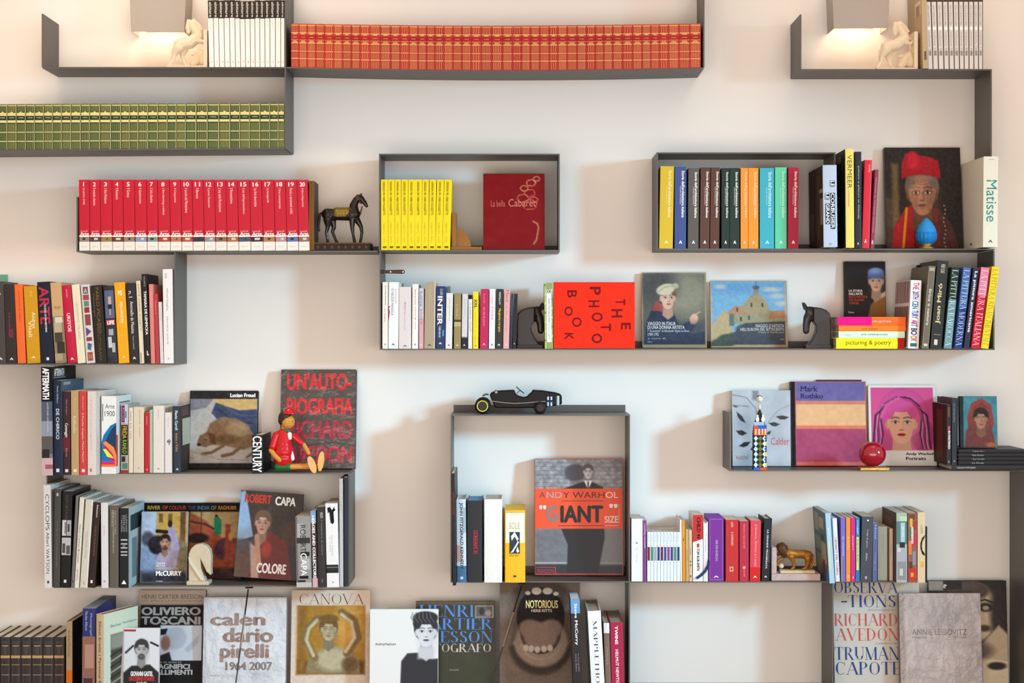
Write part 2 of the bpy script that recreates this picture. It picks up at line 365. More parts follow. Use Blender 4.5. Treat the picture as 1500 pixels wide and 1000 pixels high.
        s.line([(nx+.05*r, cy-.05*r), (nx+.1*r, cy+.26*r)], .07*r, sh, 2, .7)
        s.ell(nx, cy+.32*r, .12*r, .035*r, sk*.55, 1, al=.8)
        s.ell(nx, cy+.55*r, .2*r, .075*r, lip, .9); s.line([(nx-.19*r, cy+.545*r), (nx+.19*r, cy+.545*r)], .025*r, dark, .8, .6); s.ell(nx, cy+.68*r, .14*r, .03*r, sh, 1.5, al=.6)
        if wrinkle:
            for k in range(5): s.line([(cx-.45*r, cy-(.38+.08*k)*r), (cx, cy-(.42+.08*k)*r), (cx+.45*r, cy-(.38+.08*k)*r)], .025*r, sh, .8, .7)
            for q in (-1, 1):
                for k in range(5): s.line([(cx+q*.22*r, cy+(.2+.1*k)*r), (cx+q*(.5-.03*k)*r, cy+(.42+.1*k)*r)], .03*r, sh, .8, .7)
        if hat: s.ell(cx, cy-1.0*r, 1.05*r, .62*r, hat, 1.5)
        return s
# sculpted figures: chains of balls fused by a voxel remesh
def ico():
    import bmesh
    bm = bmesh.new(); bmesh.ops.create_icosphere(bm, subdivisions=2, radius=1); V = np.array([v.co[:] for v in bm.verts]); Fc = [tuple(v.index for v in f.verts) for f in bm.faces]; bm.free(); return V, Fc
ICV, ICF = ico()
def sculpt(name, chains, m, parent, voxel=0.0014, smooth=4, extra=()):
    V, Fc = [], []
    for ch in chains:
        for i in range(len(ch)):
            p0 = np.array(ch[i], float); p1 = np.array(ch[min(i+1, len(ch)-1)], float)
            L = np.linalg.norm(p1[:3]-p0[:3]); n = max(1, int(L/(0.4*min(p0[3], p1[3])+1e-6))); n = min(n, 14)
            for k in range(n):
                p = p0+(p1-p0)*k/n; b = len(V)
                sc = p[4:7] if len(p) > 6 else np.ones(3)
                V += list(ICV*p[3]*sc+p[:3]); Fc += [tuple(j+b for j in f) for f in ICF]
    for v, f in extra:
        b = len(V); V += [np.array(a) for a in v]; Fc += [tuple(j+b for j in q) for q in f]
    o = mesh(name, V, Fc, m, parent, True)
    r = o.modifiers.new('fuse', 'REMESH'); r.mode = 'VOXEL'; r.voxel_size = voxel; r.use_smooth_shade = True
    s = o.modifiers.new('soften', 'SMOOTH'); s.iterations = smooth; s.factor = 0.5
    return o

# ------------------------------------------------------------------ room
WM = mat('e9e2da', 0.85, var=0.012, scale=3, bump=0.06, bscale=60)
tag(box('wall_back', -4.2, 4.2, WALL, WALL+0.12, 0, 3.2, WM), None, None, None, 'structure')
tag(box('floor', -4.2, 4.2, -6.5, WALL+0.12, -0.05, 0, mat('9a8672', 0.5, var=0.15, scale=4)), None, None, None, 'structure')

# ------------------------------------------------------------------ steel shelving (px of the front edges)
TK = 0.0045
def board(x0, x1, y, par, sag=None, flange=True):
    zt = Z(y); xa, xb = X(x0), X(x1); n = 24 if sag else 1; V, Fc = [], []
    for yy in (0, WALL-0.001):
        for i in range(n+1):
            x = xa+(xb-xa)*i/n; dz = sag(x) if sag else 0
            V += [(x, yy, zt-dz), (x, yy, zt-dz-TK)]
    m = 2*(n+1)
    for i in range(n):
        a = 2*i; Fc += [(a, a+2, m+a+2, m+a), (a+1, m+a+1, m+a+3, a+3), (a, a+1, a+3, a+2), (m+a, m+a+2, m+a+3, m+a+1)]
    Fc += [(0, m, m+1, 1), (2*n, 2*n+1, m+2*n+1, m+2*n)]
    mesh('shelf_board', V, Fc, STEEL, par)
    if flange: box('wall_flange', xa+0.003, xb-0.003, WALL-0.004, WALL-0.0012, zt+0.0005, zt+0.024, STEEL, par)
def panel(x, y0, y1, par): box('side_panel', X(x)-TK/2, X(x)+TK/2, 0, WALL-0.001, Z(y1), Z(y0), STEEL, par)
def unit(x, y, label): return empty('wall_shelf', (0, 0, 0), label, 'shelf', 'dark steel wall shelves')
def rebase(r, x, y):            # put the Empty at the foot of its unit without moving the parts
    p = Vector((X(x), 0, Z(y))); r.location = p
    for c in r.children: c.location = -p
TB = TK*F/D
sagR = lambda x: 0.011*max(0, 1-((x-X(740))/(X(740)-X(424)))**2)
sagG = lambda x: 0.009*max(0, min(1, (X(420)-x)/1.2))
u = unit(0, 0, 'dark steel shelf at top left holding the magazines and the green volumes below'); board(62, 417, 98, u, flange=False); panel(62, 20, 98, u); panel(418, -30, 217, u); board(-60, 416.5, 216, u, sagG, flange=False); rebase(u, 240, 216)
u = unit(0, 0, 'long dark steel shelf at top centre carrying the red gilt volumes'); board(419.5, 1031, 98, u, sagR, flange=False); panel(1031, -30, 98, u); rebase(u, 725, 98)
u = unit(0, 0, 'steel ledge under the numbered red art volumes and the bronze horse'); board(112, 553, 367, u); panel(113, 288, 367, u); rebase(u, 330, 367)
u = unit(0, 0, 'closed steel box shelf around the yellow paperbacks'); board(555, 820, 366, u); board(555, 820, 225, u, flange=False); panel(556, 225+TB, 366, u); panel(819, 225+TB, 366, u); rebase(u, 690, 366)
u = unit(0, 0, 'low steel shelf at far left with leaning paperbacks'); board(-60, 255, 532, u); panel(256, 369.5, 532+TB, u); rebase(u, 100, 532)
u = unit(0, 0, 'long middle steel shelf with the bright red square book'); board(558, 1457, 510.5, u); panel(557, 368.5, 512, u); panel(1456, 366.5, 512, u); rebase(u, 1000, 511)
u = unit(0, 0, 'steel box shelf around the row of multicoloured architecture volumes'); board(962, 1457, 364, u); board(962, 1224, 223, u, flange=False); panel(963, 223+TB, 364, u); panel(1223, 223+TB, 364, u); rebase(u, 1200, 364)
u = unit(0, 0, 'steel shelf at top right with white horse and its long drop panel'); board(1172, 1453, 101, u); panel(1173, 21, 101, u); panel(1452, 101+TB, 229, u); rebase(u, 1300, 101)
u = unit(0, 0, 'two tier steel shelf at lower left behind the seated wooden doll'); board(68, 511, 692, u); board(68, 511, 857, u); panel(69, 692+TB, 857, u); panel(511, 692+TB, 857, u); panel(70, 545, 692, u); rebase(u, 290, 857)
u = unit(0, 0, 'tall steel box shelf with the toy racing car on top'); board(660, 923, 607, u); board(660, 1358, 851, u); panel(661, 607+TB, 851, u); panel(922, 607+TB, 851, u); rebase(u, 790, 851)
u = unit(0, 0, 'lowest steel shelf with two uprights along the bottom edge'); board(-60, 1503, 1028, u); panel(922, 853, 1028, u); panel(1220, 853, 1028, u); rebase(u, 700, 1028)
u = unit(0, 0, 'steel shelf at lower right with the red ball and its wide upright'); board(1069, 1560, 688, u); panel(1070, 605, 688, u); panel(1505, 690, 1028, u); rebase(u, 1300, 688)

# ------------------------------------------------------------------ wall lamps
def lamp(x0, x1, yb, label, side):
    xa, xb = X(x0, .08), X(x1, .08); zb = Z(yb, .08); zt = zb+0.15; r = empty('wall_lamp', ((xa+xb)/2, WALL, zb), label, 'lamp', 'box shaped wall lamps')
    w = (xb-xa)/2; V = []
    for z, e in ((0, 0), (0.15, 0.006)):
        for q in (0, 0.0025):
            V += [(-w-e+q, -0.001, z), (-w-e+q, -0.12+q, z), (w+e-q, -0.12+q, z), (w+e-q, -0.001, z)]
    Fc = []
    for i in range(3): Fc += [(i, i+1, 8+i+1, 8+i), (4+i, 12+i, 12+i+1, 4+i+1), (i, 4+i, 5+i, i+1), (8+i, 9+i, 13+i, 12+i)]
    mesh('lamp_shade', V, Fc, mat('a89f98', 0.4, metal=0.2, var=0.02), r)
    box('wall_plate', -w*.7, w*.7, -0.006, -0.0012, 0.02, 0.13, mat('b9b0a6', .5), r)
    mesh('lamp_holder', *tube([(0, -.006, .075), (0, -.03, .075), (0, -.045, .075)], .009), mat('8c8680', .4, metal=.6), r)
    V, f = lathe([(.002, .045), (.016, .055), (.02, .07), (.016, .085), (.008, .098), (.002, .1)], 16, 0, -.058)
    bm = bpy.data.materials.new('bulb_glow'); bm.use_nodes = True; bb = bm.node_tree.nodes['Principled BSDF']
    bb.inputs['Emission Color'].default_value = (1, .75, .5, 1); bb.inputs['Emission Strength'].default_value = 6
    mesh('bulb', V, f, bm, r, True)
    l = bpy.data.lights.new('bulb_light', 'POINT'); l.energy = 0.38; l.color = (1.0, 0.72, 0.46); l.shadow_soft_size = 0.03
    o = bpy.data.objects.new('bulb_light', l); COL.objects.link(o); o.parent = r; o.location = (0, -.058, 0.035)
    l2 = bpy.data.lights.new('bulb_light_up', 'POINT'); l2.energy = 1.6; l2.color = (1.0, 0.72, 0.46); l2.shadow_soft_size = 0.03
    o = bpy.data.objects.new('bulb_light_up', l2); COL.objects.link(o); o.parent = r; o.location = (0, -.058, 0.125)
lamp(192, 270, 46.5, 'box shaped wall lamp above the cream horse at top left', 0)
lamp(1221.5, 1301, 41, 'box shaped wall lamp above the white horse at top right', 1)

# ------------------------------------------------------------------ rows of books
def logo(c, a=.93, h=.03): return ('t', 'A', a, a+h, .32, .68, c, 'h', 'B')
def row(zs, place, group, items, Yf=0.003, d=0.17, hard=True, n0=0, total=None, gilt=None):
    """items: x0,x1,ytop,dx,colour,description,prints,options"""
    N = total or len(items)
    for i, it in enumerate(items):
        x0, x1, yt, dx, c, desc, pr = it[:7]; o = dict(it[7]) if len(it) > 7 else {}
        z = zs(X((x0+x1)/2)) if callable(zs) else zs
        o.setdefault('hard', hard); o.setdefault('d', d); o.setdefault('Yf', Yf)
        stand(x0, x1, yt, dx, c, f'{desc}, {ordw(i+1+n0, N)} {place}', z, prints=pr, group=group, **o)
T, R_ = 't', 'r'

# magazines, top left
xs = [306.5, 314.4, 322, 329.7, 337.8, 345.5, 352.9, 360.2, 367.4, 374.3, 381.3, 388.6, 396, 404, 411.6, 417.5]
it = []
for i in range(15):
    k = random.uniform(-.006, .012)
    pr = [(R_, 0, .365+k, 0, 1, '2e2a26'), (R_, .118+k, .13+k, 0, 1, 'cfc8c0'), (R_, .365+k, 1, 0.04, .96, 'f2ece4'), (R_, .365+k, 1, .86, 1, '9a938a'),
          (T, 'abitare', .15, .35, .22, .74, 'c9c2b8', 'd', 'b'), (T, 'n.%d' % (41+i), .02, .09, .25, .7, 'b9b2a8', 'd'), (T, 'architettura', .39, .5, .4, .6, 'a39c94', 'd'), (T, '%d' % (i+1), .92, .95, .35, .65, '8f8880', 'h')]
    it.append((xs[i], min(xs[i+1], 417), -14, -2.6*(1-i/14), 'd9d2ca', 'white magazine with black spine head', pr))
row(Z(98), 'of the upper left row', 'white and black magazines at top left', it, hard=False, d=.15)
# magazines, top right
xs = [1360, 1367.5, 1375.5, 1383.7, 1391.3, 1398.7, 1406.3, 1413, 1420.2, 1427.3, 1434, 1440]
it = []
for i in range(11):
    pr = [(R_, 0, .2, 0, 1, '4a423c'), (R_, .2, 1, .0, .8, 'd3cecb'), (R_, .2, 1, .8, 1, '57514c'), (R_, .5, .53, .1, .7, 'f7f3ee'), (R_, .78, .84, .15, .65, '8f8a86'),
          (T, 'arte e storia in italia', .24, .48, .2, .6, '8d8884', 'd'), (T, 'volume %d' % (i+1), .55, .77, .2, .6, '98938f', 'd')]
    it.append((xs[i], xs[i+1], -22, -4*(1-i/10), 'c9c4c0', 'pale grey periodical with white dot band', pr))
row(Z(101), 'of the upper right row', 'grey periodicals at top right', it, hard=False, d=.15)
stand(1352, 1360, -26, -3, 'b79f80', 'deep tan slipcase showing an arched doorway beside the white horse', Z(101), -.01, .2, [(R_, .8, .9, .3, .7, '6d5b49')],
      side=('l', [(R_, .18, .94, .5, .96, 'c9b08c'), (R_, .2, .36, .55, .92, 'e8d6b6'), (R_, .24, .36, .6, .86, 'a58c6a'), (R_, .36, .92, .6, .93, 'bfa57f')]))

# red gilt volumes
cs = [28, 56, 85, 115, 146, 176, 207, 237, 268, 303, 340, 374, 405, 435, 466, 494, 523, 555, 586, 617, 650, 685, 722, 759, 791, 821, 852, 886, 916, 945, 980, 1013, 1045, 1074, 1103, 1135, 1171, 1204, 1236, 1264, 1294, 1327, 1366, 1403]
cs = [420+c/2.344 for c in cs]; ed = [426.3]+[(a+b)/2 for a, b in zip(cs, cs[1:])]+[1026.5]
it = []
for i in range(44):
    w = ed[i+1]-ed[i]; j = random.Random(i); lab = j.choice(['b3202a', 'b81e28', 'a8242c', 'bd2630']); st = 'e39a63' if i % 3 else 'd98a58'
    pr = [(R_, .02, .05, .05, .95, st)]
    k = 5 if i % 4 else 3
    for s in range(k):
        g = .12+.76*(s+.5)/k
        pr += [(R_, .05, .2, g-.025, g+.025, st), (R_, .46, .6, g-.025, g+.025, st), (R_, .65, .77, g-.025, g+.025, st), (R_, .82, .99, g-.025, g+.025, st)]
    pr += [(R_, .2, .225, .05, .95, 'e8a66c'), ('p', [(.25, .2), (.2, .5), (.25, .8)], 'e8a66c'), (R_, .27, .355, .06, .94, lab), (T, 'OPERE', .3, .325, .25, .75, 'e0a070', 'h'),
           (R_, .365, .375, .05, .95, 'e3a36c'), ('p', [(.44, .12), (.385, .3), (.385, .7), (.44, .88)], 'd9905c'), (R_, .435, .455, .05, .95, 'e8a66c'),
           (R_, .615, .645, .05, .95, 'e08a5e'), (R_, .785, .815, .05, .95, 'e39666')]
    it.append((ed[i], ed[i+1], 34.5+3*math.sin(math.pi*i/43), 0, j.choice(['b8392c', 'b33428', 'bd402f', 'b03a30']), 'red leather volume with gilt bands', pr, {'hard': True, 'inset': .004}))
row(lambda x: Z(98)-sagR(x)+.0004, 'of the long red row', 'red gilt bound volumes', it, d=.16)
# green gilt volumes
cs = [15, 57, 107, 150, 197, 240, 286, 330, 380, 426, 470, 528, 580, 627, 668, 712, 765, 812, 860, 902, 953, 1008, 1065, 1123, 1176, 1221, 1273, 1325, 1371, 1410]
cs = [c/3.409 for c in cs]; ed = [-2.5]+[(a+b)/2 for a, b in zip(cs, cs[1:])]+[416.4]
it = []
for i in range(30):
    j = random.Random(i+90); st = '9c9858' if i % 2 else '868c4e'; k = 6 if i % 3 else 4
    pr = [(R_, .02, .045, .06, .94, 'c2bd7a'), (R_, .0, 1, .92, .99, 'b4b078')]
    for s in range(k):
        g = .1+.76*(s+.5)/k
        for a, b in ((.05, .17), (.44, .6), (.65, .8), (.84, .99)): pr.append((R_, a, b, g-.022, g+.022, st))
    pr += [('p', [(.2, .3), (.165, .5), (.2, .7)], 'e6cf8c'), (R_, .195, .26, .05, .93, 'e3cb86'), (R_, .265, .35, .04, .94, '1d3f30'), (T, 'OPERE', .29, .32, .22, .78, 'b9bfa0', 'h'),
           (R_, .36, .41, .05, .93, 'e3cf90'), (R_, .61, .635, .05, .93, 'b9b878'), (R_, .81, .835, .05, .93, 'bcbb7c')]
    it.append((ed[i], ed[i+1], 152.5-1.5*(i/29), 0, j.choice(['4c5a36', '455436', '505c3a', '425238']), 'green leather volume with gilt bands', pr, {'inset': .004}))
row(lambda x: Z(216)-sagG(x)+.0004, 'of the green row', 'green gilt bound volumes', it, d=.16)

# numbered red art volumes
tb = [115.3, 131, 146.7, 164, 180, 197, 214.4, 230.6, 248.3, 264.8, 281.3, 297.7, 314.2, 330.7, 347.9, 365.6, 383.4, 401, 418, 435, 451]
tt = ['Le prime civiltà', 'Il mondo classico', "L'Alto Medioevo", 'Il Romanico', 'Il Gotico', 'Il Quattrocento', "L'età classica", "L'Arte fiamminga e tedesca", 'Il Cinquecento', 'Il secolo del Manierismo', 'Il Barocco', 'Il primo Settecento', "L'età della Rivoluzione", 'Il Romanticismo', "L'età dell'Impressionismo", 'Le Arti decorative', 'Le Avanguardie', "L'Arte contemporanea", 'Fonti e strumenti critici', 'Indici e Repertori']
pc = ['8c8478', '4a4a4c', '9a7d46', '5a4632', '93806a', '7f93ad', '76978f', 'a8443a', 'b07a58', 'a85040', '3c3c48', '8f8f8f', '8f6a52', 'a56a48', '4c5a70', '33303c', 'b07a52', 'a88a96', '5f74a8', '8a6e58']
it = []
for i in range(20):
    pr = [(T, str(i+1), .035, .095, .32 if i < 9 else .24, .6 if i < 9 else .74, 'f7e6e2', 'h', 'b'), (T, tt[i], .12, .12+.0145*len(tt[i]), .34, .6, 'f0cfcb', 'd'),
          (T, 'La storia dell', .715, .735, .15, .8, 'f0d0cc', 'h'), (T, 'Arte', .74, .785, .1, .92, 'fbf0ea', 'h', 'b'), (R_, .785, .805, 0, 1, 'f6efe6'),
          (R_, .805, .875, .04, .96, pc[i]), (R_, .82, .85, .3+.2*(i % 3)/2, .6+.15*(i % 2), 'd8c8b0' if i % 2 else '3a3430'), (R_, .875, 1, 0, 1, 'e9e2d8'), (T, 'Electa', .935, .95, .25, .75, 'b0a8a0', 'h')]
    it.append((tb[i]+1+2*i/19., tb[i+1]+1+2*i/19.-.4, 263, -(1+2*i/19.), 'c2182f', 'red art volume numbered %d' % (i+1), pr))
row(Z(367), 'of the numbered set', 'numbered red art history volumes', it, d=.16, hard=False)

# yellow paperbacks
bb = [557.3, 567.5, 577.3, 586.7, 596.5, 606.7, 616.8, 626.7, 636.8, 647, 658.4]; tp = [556.3, 566.7, 576.8, 586.7, 596.8, 606.7, 617, 627.7, 638.7, 649.3]
it = []
for i in range(10):
    it.append((bb[i]+.9, bb[i+1]+.8, 263, tp[i]-bb[i]+.6, 'f3d416', 'yellow paperback with black capitals', [(T, 'DESIGN IN 1000 OGGETTI', .03, .5, .28, .62, '4a3c08', 'd', 'b'), (T, 'oggetti %d00' % (i+1), .6, .9, .36, .54, 'd06a1a', 'd'), (R_, .945, .975, .25, .8, '7a6510')]))
row(Z(366), 'in the box shelf', 'yellow design paperbacks', it, d=.15, hard=False)

# architecture volumes in the box
def arch(c, w1='f4efe6', sub='i maestri'): return [(T, "Storia dell'architettura italiana", .05, .62, .6, .86, w1, 'd', 'b'), (T, sub, .24, .46, .42, .54, w1, 'd'), (T, 'A', .9, .94, .38, .66, w1, 'h', 'B')]
AR = [(965.5, 985.5, 243.3, 2, 'd2b02c', 'mustard', 'eadfa8'), (988, 1005, 244, 0.5, '3f4f86', 'blue', 'f4efe6'), (1007.5, 1023.2, 246, 1, '5a544e', 'grey', 'f4efe6'), (1025, 1039, 245, 1.5, '5c3a30', 'first dark brown', 'f4efe6'), (1040, 1053.5, 245, 1.5, '5a382e', 'second dark brown', 'f4efe6'), (1057, 1068.5, 246, 0, '20322c', 'first blackish green', 'f4efe6'), (1069, 1083.2, 246, 0, '20332d', 'second blackish green', 'f4efe6'), (1085, 1096, 246, 0, 'ee9030', 'first orange', 'f6d8b0'), (1096.4, 1111, 246, 0, 'ee9132', 'second orange', 'f6d8b0'), (1113, 1134, 246, 0, '3fa5b5', 'wide turquoise', 'bfe6ea'), (1135.3, 1152.4, 245, 0, '5fc69c', 'mint green', 'c8eedc'), (1153.8, 1169.5, 245, .8, 'a81c3c', 'crimson', 'f4efe6')]
row(Z(364), 'in the boxed architecture set', 'multicoloured architecture volumes', [(a, b, y, dx, c, n+' architecture volume', arch(c, w, 'il primo Novecento'), {'hard': False}) for a, b, y, dx, c, n, w in AR], d=.16)
stand(1206.5, 1227, 241.5, -1.5, 'b5bfd0', 'pale blue tall book with black stencilled words beside the mustard one', Z(364), -.10, .27, [(R_, .19, .265, .5, .86, '26262a'), (T, 'LE', .195, .26, .55, .82, 'e8ecf2', 'd', 'b'), (R_, .34, .78, .52, .86, '2a2a2e'), (T, 'CORBUSIER', .345, .775, .56, .82, 'd8dee8', 'd', 'b'), (R_, .34, .42, .14, .46, '26262a'), (T, 'LE', .345, .415, .18, .42, 'e8ecf2', 'd', 'b'), (R_, .47, .72, .16, .48, '26262a'), (T, 'GRAND', .475, .715, .2, .44, 'e8ecf2', 'd', 'b'), (T, 'o', .95, .975, .4, .6, '8890a0', 'h')], side=('l', [(R_, 0, 1, 0, 1, '3a2a20'), (R_, .1, .9, .55, .8, '4a3a26'), (R_, .28, .33, .75, 1, '8c7c70'), (R_, .4, .72, .8, 1, '7f6c62'), (R_, .55, .9, .1, .4, '5a4032')]))
stand(1239, 1251.5, 218, -1, 'e6d06a', 'tall yellow spine with thin capitals beside the black book', Z(364), -.06, .25, [(T, 'VERMEER', .06, .4, .25, .78, '6a5f28', 'd', 'n'), (T, 'la luce in pittura', .42, .58, .25, .5, '8a7c3c', 'd')], side=('l', [(R_, 0, 1, 0, 1, '1c1816'), (R_, .05, .12, .4, .7, '7a6a50')]))
stand(1252.5, 1262, 222, 0, '24272c', 'black book with small white lettering beside the tall yellow spine', Z(364), -.04, .2, [(T, 'pittura e pittori in Olanda', .15, .7, .4, .68, 'c8ccd0', 'd'), (T, 'A', .94, .965, .35, .6, 'd8d8d8', 'h', 'B')])
stand(1262.6, 1273.6, 234, 4.2, 'd92a3c', 'bright red book with glossy spine leaning right on the upper shelf', Z(364), -.02, .2, [(T, 'stile', .05, .14, .55, .8, 'f6c8c8', 'd'), (T, 'A', .9, .94, .3, .6, 'f6e0e0', 'h', 'B')], rough=.3)
stand(1275, 1280.4, 248, 7, '8a3a4e', 'thin plum book with streaky spine leaning towards the portrait cover', Z(364), -.02, .2, [(T, 'tessuti e ricami antichi', .1, .8, .3, .6, 'd8a8b0', 'd'), (R_, .9, .95, .2, .7, 'c8a0a8')], hard=False)
stand(1440, 1461.5, 229, 1, 'e2ddc8', 'thick cream book with large teal word at the right end', Z(364), -.1, .29, [(T, 'Matisse', .26, .72, .2, .92, '2f8c86', 'd', 's'), (R_, .03, .035, .35, .75, '9ab0a0'), (T, 'A', .92, .95, .35, .65, '5a6a5a', 'h', 'B')], page='d9c7b0', side=('l', [(R_, .93, .955, .45, .52, '4a3a38'), (R_, 0, .004, 0, 1, 'c9b8a4')]))

# leaning paperbacks, far left
B = [(-6, 9, 412, -4, '4a4140', 'dark grey hardback with cut off title', [(T, 'Arte', .1, .4, .3, .7, 'b8b0a8', 'd'), logo('e8e0d8', .93)]),
 (9.5, 25, 416, -4, '332a28', 'blackish hardback with dusty pink title', [(T, 'Hommage', .36, .68, .3, .52, '9c3a4c', 'd', 'b'), (T, 'XV', .56, .68, .4, .75, '9c3a4c', 'd', 'b'), logo('e8e0d8', .93)]),
 (26, 38, 416, -5, 'ee6a2c', 'orange paperback', [(T, 'colore e forme del moderno', .08, .48, .4, .62, '9a4a2a', 'd')]),
 (40, 59.3, 418.5, -5.5, 'cf9614', 'wide mustard book with two line title', [(T, 'Andrea', .34, .55, .52, .8, 'f6ecc8', 'd'), (T, 'Vitali', .45, .66, .22, .5, 'f6ecc8', 'd'), (T, 'aa.vv.', .06, .14, .45, .62, 'e8c878', 'd'), logo('f6e0a8', .91)]),
 (60.5, 79.6, 412, -6.4, '151a2c', 'navy book with big red capitals', [(T, 'ARTE', .06, .52, .1, .86, 'b8324a', 'd', 'b'), (T, 'STUDIO DI UN MESTIERE', .28, .62, .45, .58, 'e8e4e8', 'd', 'b'), (R_, .93, .965, .42, .62, 'd8d8dc')]),
 (81.2, 97.4, 413, -7.8, 'c9a274', 'tan book with draped figure picture', [(R_, .42, 1, 0, 1, '8c7c64'), (R_, .43, .5, .2, .9, 'd8cab4'), (R_, .5, .62, .1, .8, 'b8a88c'), (R_, .62, .74, .1, .8, '4a4630'), (R_, .74, .88, .25, .95, '3c362c'), (R_, .88, .97, 0, .7, 'a8987c'), (T, 'disegni', .28, .34, .2, .8, 'b8834c', 'h')]),
 (99.4, 113.2, 417, -9.6, 'c0143a', 'crimson book with white title', [(T, 'UKIYOE', .36, .6, .3, .68, 'f6dce0', 'd', 'b'), (T, 'stampe', .05, .16, .4, .58, 'f0b8c0', 'd'), logo('f6dce0', .93)], {'hard': True}),
 (114, 125.6, 416, -9.4, 'e6dcc0', 'cream book with faint capitals', [(T, 'LEONARDO MILANO', .22, .7, .35, .62, 'b4a98c', 'd')]),
 (126.8, 139.6, 416, -8.8, 'd8ccc4', 'white book with patchwork of coloured letters', [(R_, .03, .12, .2, .8, '5a5a86'), (R_, .13, .2, .15, .85, 'a04a52'), (R_, .21, .28, .2, .8, '5a8a78'), (R_, .29, .36, .2, .8, '93363e'), (R_, .38, .52, .2, .85, '8a4a4c'), ('p', [(.54, .2), (.6, .85), (.66, .2)], '54528a'), (R_, .67, .72, .2, .85, '8c4048'), ('p', [(.74, .3), (.76, .8), (.84, .6), (.82, .25)], '3c6a92'), (R_, .86, .97, .2, .8, '93504c'), (T, 'A', .05, .11, .3, .7, 'd8b06a', 'h', 'B'), (T, 'N', .88, .95, .3, .7, 'c87858', 'h', 'B')]),
 (141, 156.8, 417, -8, '241f18', 'black book with worn gold capitals', [(T, 'PABLO PICASSO', .03, .62, .38, .68, '7c6234', 'd', 'n'), (T, 'E LA LITOGRAFIA', .5, .97, .3, .6, '6c5630', 'd', 'n'), (T, 'catalogo', .1, .4, .1, .22, '8c7c5c', 'd')]),
 (157.4, 172.6, 418, -6.5, '2a2c30', 'thick photo spine with red logo block', [(R_, .06, .42, .08, .95, '5a6684'), (R_, .14, .24, .4, .7, 'c89c94'), (R_, .24, .3, .35, .75, '2c2a34'), (R_, .3, .38, .45, .62, 'b09088'), (R_, .44, .51, .12, .95, 'c03430'), (T, 'LIFE', .45, .5, .2, .88, 'f8f0ec', 'h', 'B'), (R_, .54, .93, .08, .95, '3c3c40'), (R_, .56, .64, .3, .75, 'a8a8a8'), (R_, .66, .8, .2, .55, 'c8c8c8'), (R_, .74, .86, .55, .85, 'b0b0b0')], {'hard': True}),
 (174, 189.7, 413, -7, 'efa60e', 'orange yellow book with white capitals', [(T, 'PS', .1, .16, .3, .7, 'f8f0e0', 'h', 'B'), (T, 'PIERO MANZONI', .24, .5, .42, .68, 'f8ecc8', 'd', 'b'), logo('f6d890', .91)]),
 (190.5, 204, 414, -5.8, '2b2726', 'black book with white painter title', [(T, 'Antonello da Messina', .23, .63, .32, .66, 'e8e4e0', 'd'), (T, "l'opera completa", .66, .83, .36, .6, 'b8b0a8', 'd'), (T, 'n.1', .1, .18, .2, .6, 'd8d4d0', 'd'), logo('e8e4e0', .92)]),
 (205, 211.5, 411, -5.8, 'e0d4ba', 'thin cream paperback', [(T, 'DANTE GABRIEL ROSSETTI', .04, .6, .3, .7, '6c6250', 'd'), (R_, .87, .99, .25, .4, '4a4438')]),
 (213, 220.4, 401, -6, '1f1c1c', 'tall black book with white capitals', [(T, 'TAMARA DE LEMPICKA', .19, .68, .3, .82, 'f6f2ee', 'd', 'b'), (T, 'mostra', .03, .14, .4, .7, 'b0a8a0', 'd'), (T, 'L', .86, .91, .4, .8, 'f6f2ee', 'h', 'B')], {'Yf': -.01, 'd': .19}),
 (221, 227.2, 416, -3.2, 'dc8078', 'thin salmon pink paperback', [(T, 'racconti', .1, .3, .3, .6, 'f0b8b0', 'd')]),
 (227.8, 233.8, 430, -3.2, 'b23a3e', 'thin brick red paperback', [(T, 'lettere', .1, .3, .3, .6, 'e09890', 'd')]),
 (234.8, 239.6, 442, -3, 'd8d0cc', 'thin short whitish paperback', [(T, 'note', .1, .3, .3, .6, 'a8a09c', 'd')]),
 (240.2, 254.3, 394, -2, 'e9e4e2', 'tall white book with grey vertical title', [(T, 'oo', .04, .1, .2, .45, 'a8a4a4', 'h'), (T, 'Alfred Stieglitz', .2, .44, .3, .55, '8c8888', 'd'), (T, 'camera work', .5, .8, .35, .55, 'b89094', 'd'), (R_, .94, .96, .4, .6, 'c8c4c4')])]
row(Z(532), 'of the far left shelf', 'mixed books on the far left shelf', B, Yf=-.006, hard=False)
stand(-8, 10, 402, 0, '6aa487', 'mint green book standing behind the dark ones at far left', Z(532), .185, .011, hard=False, gap=0)

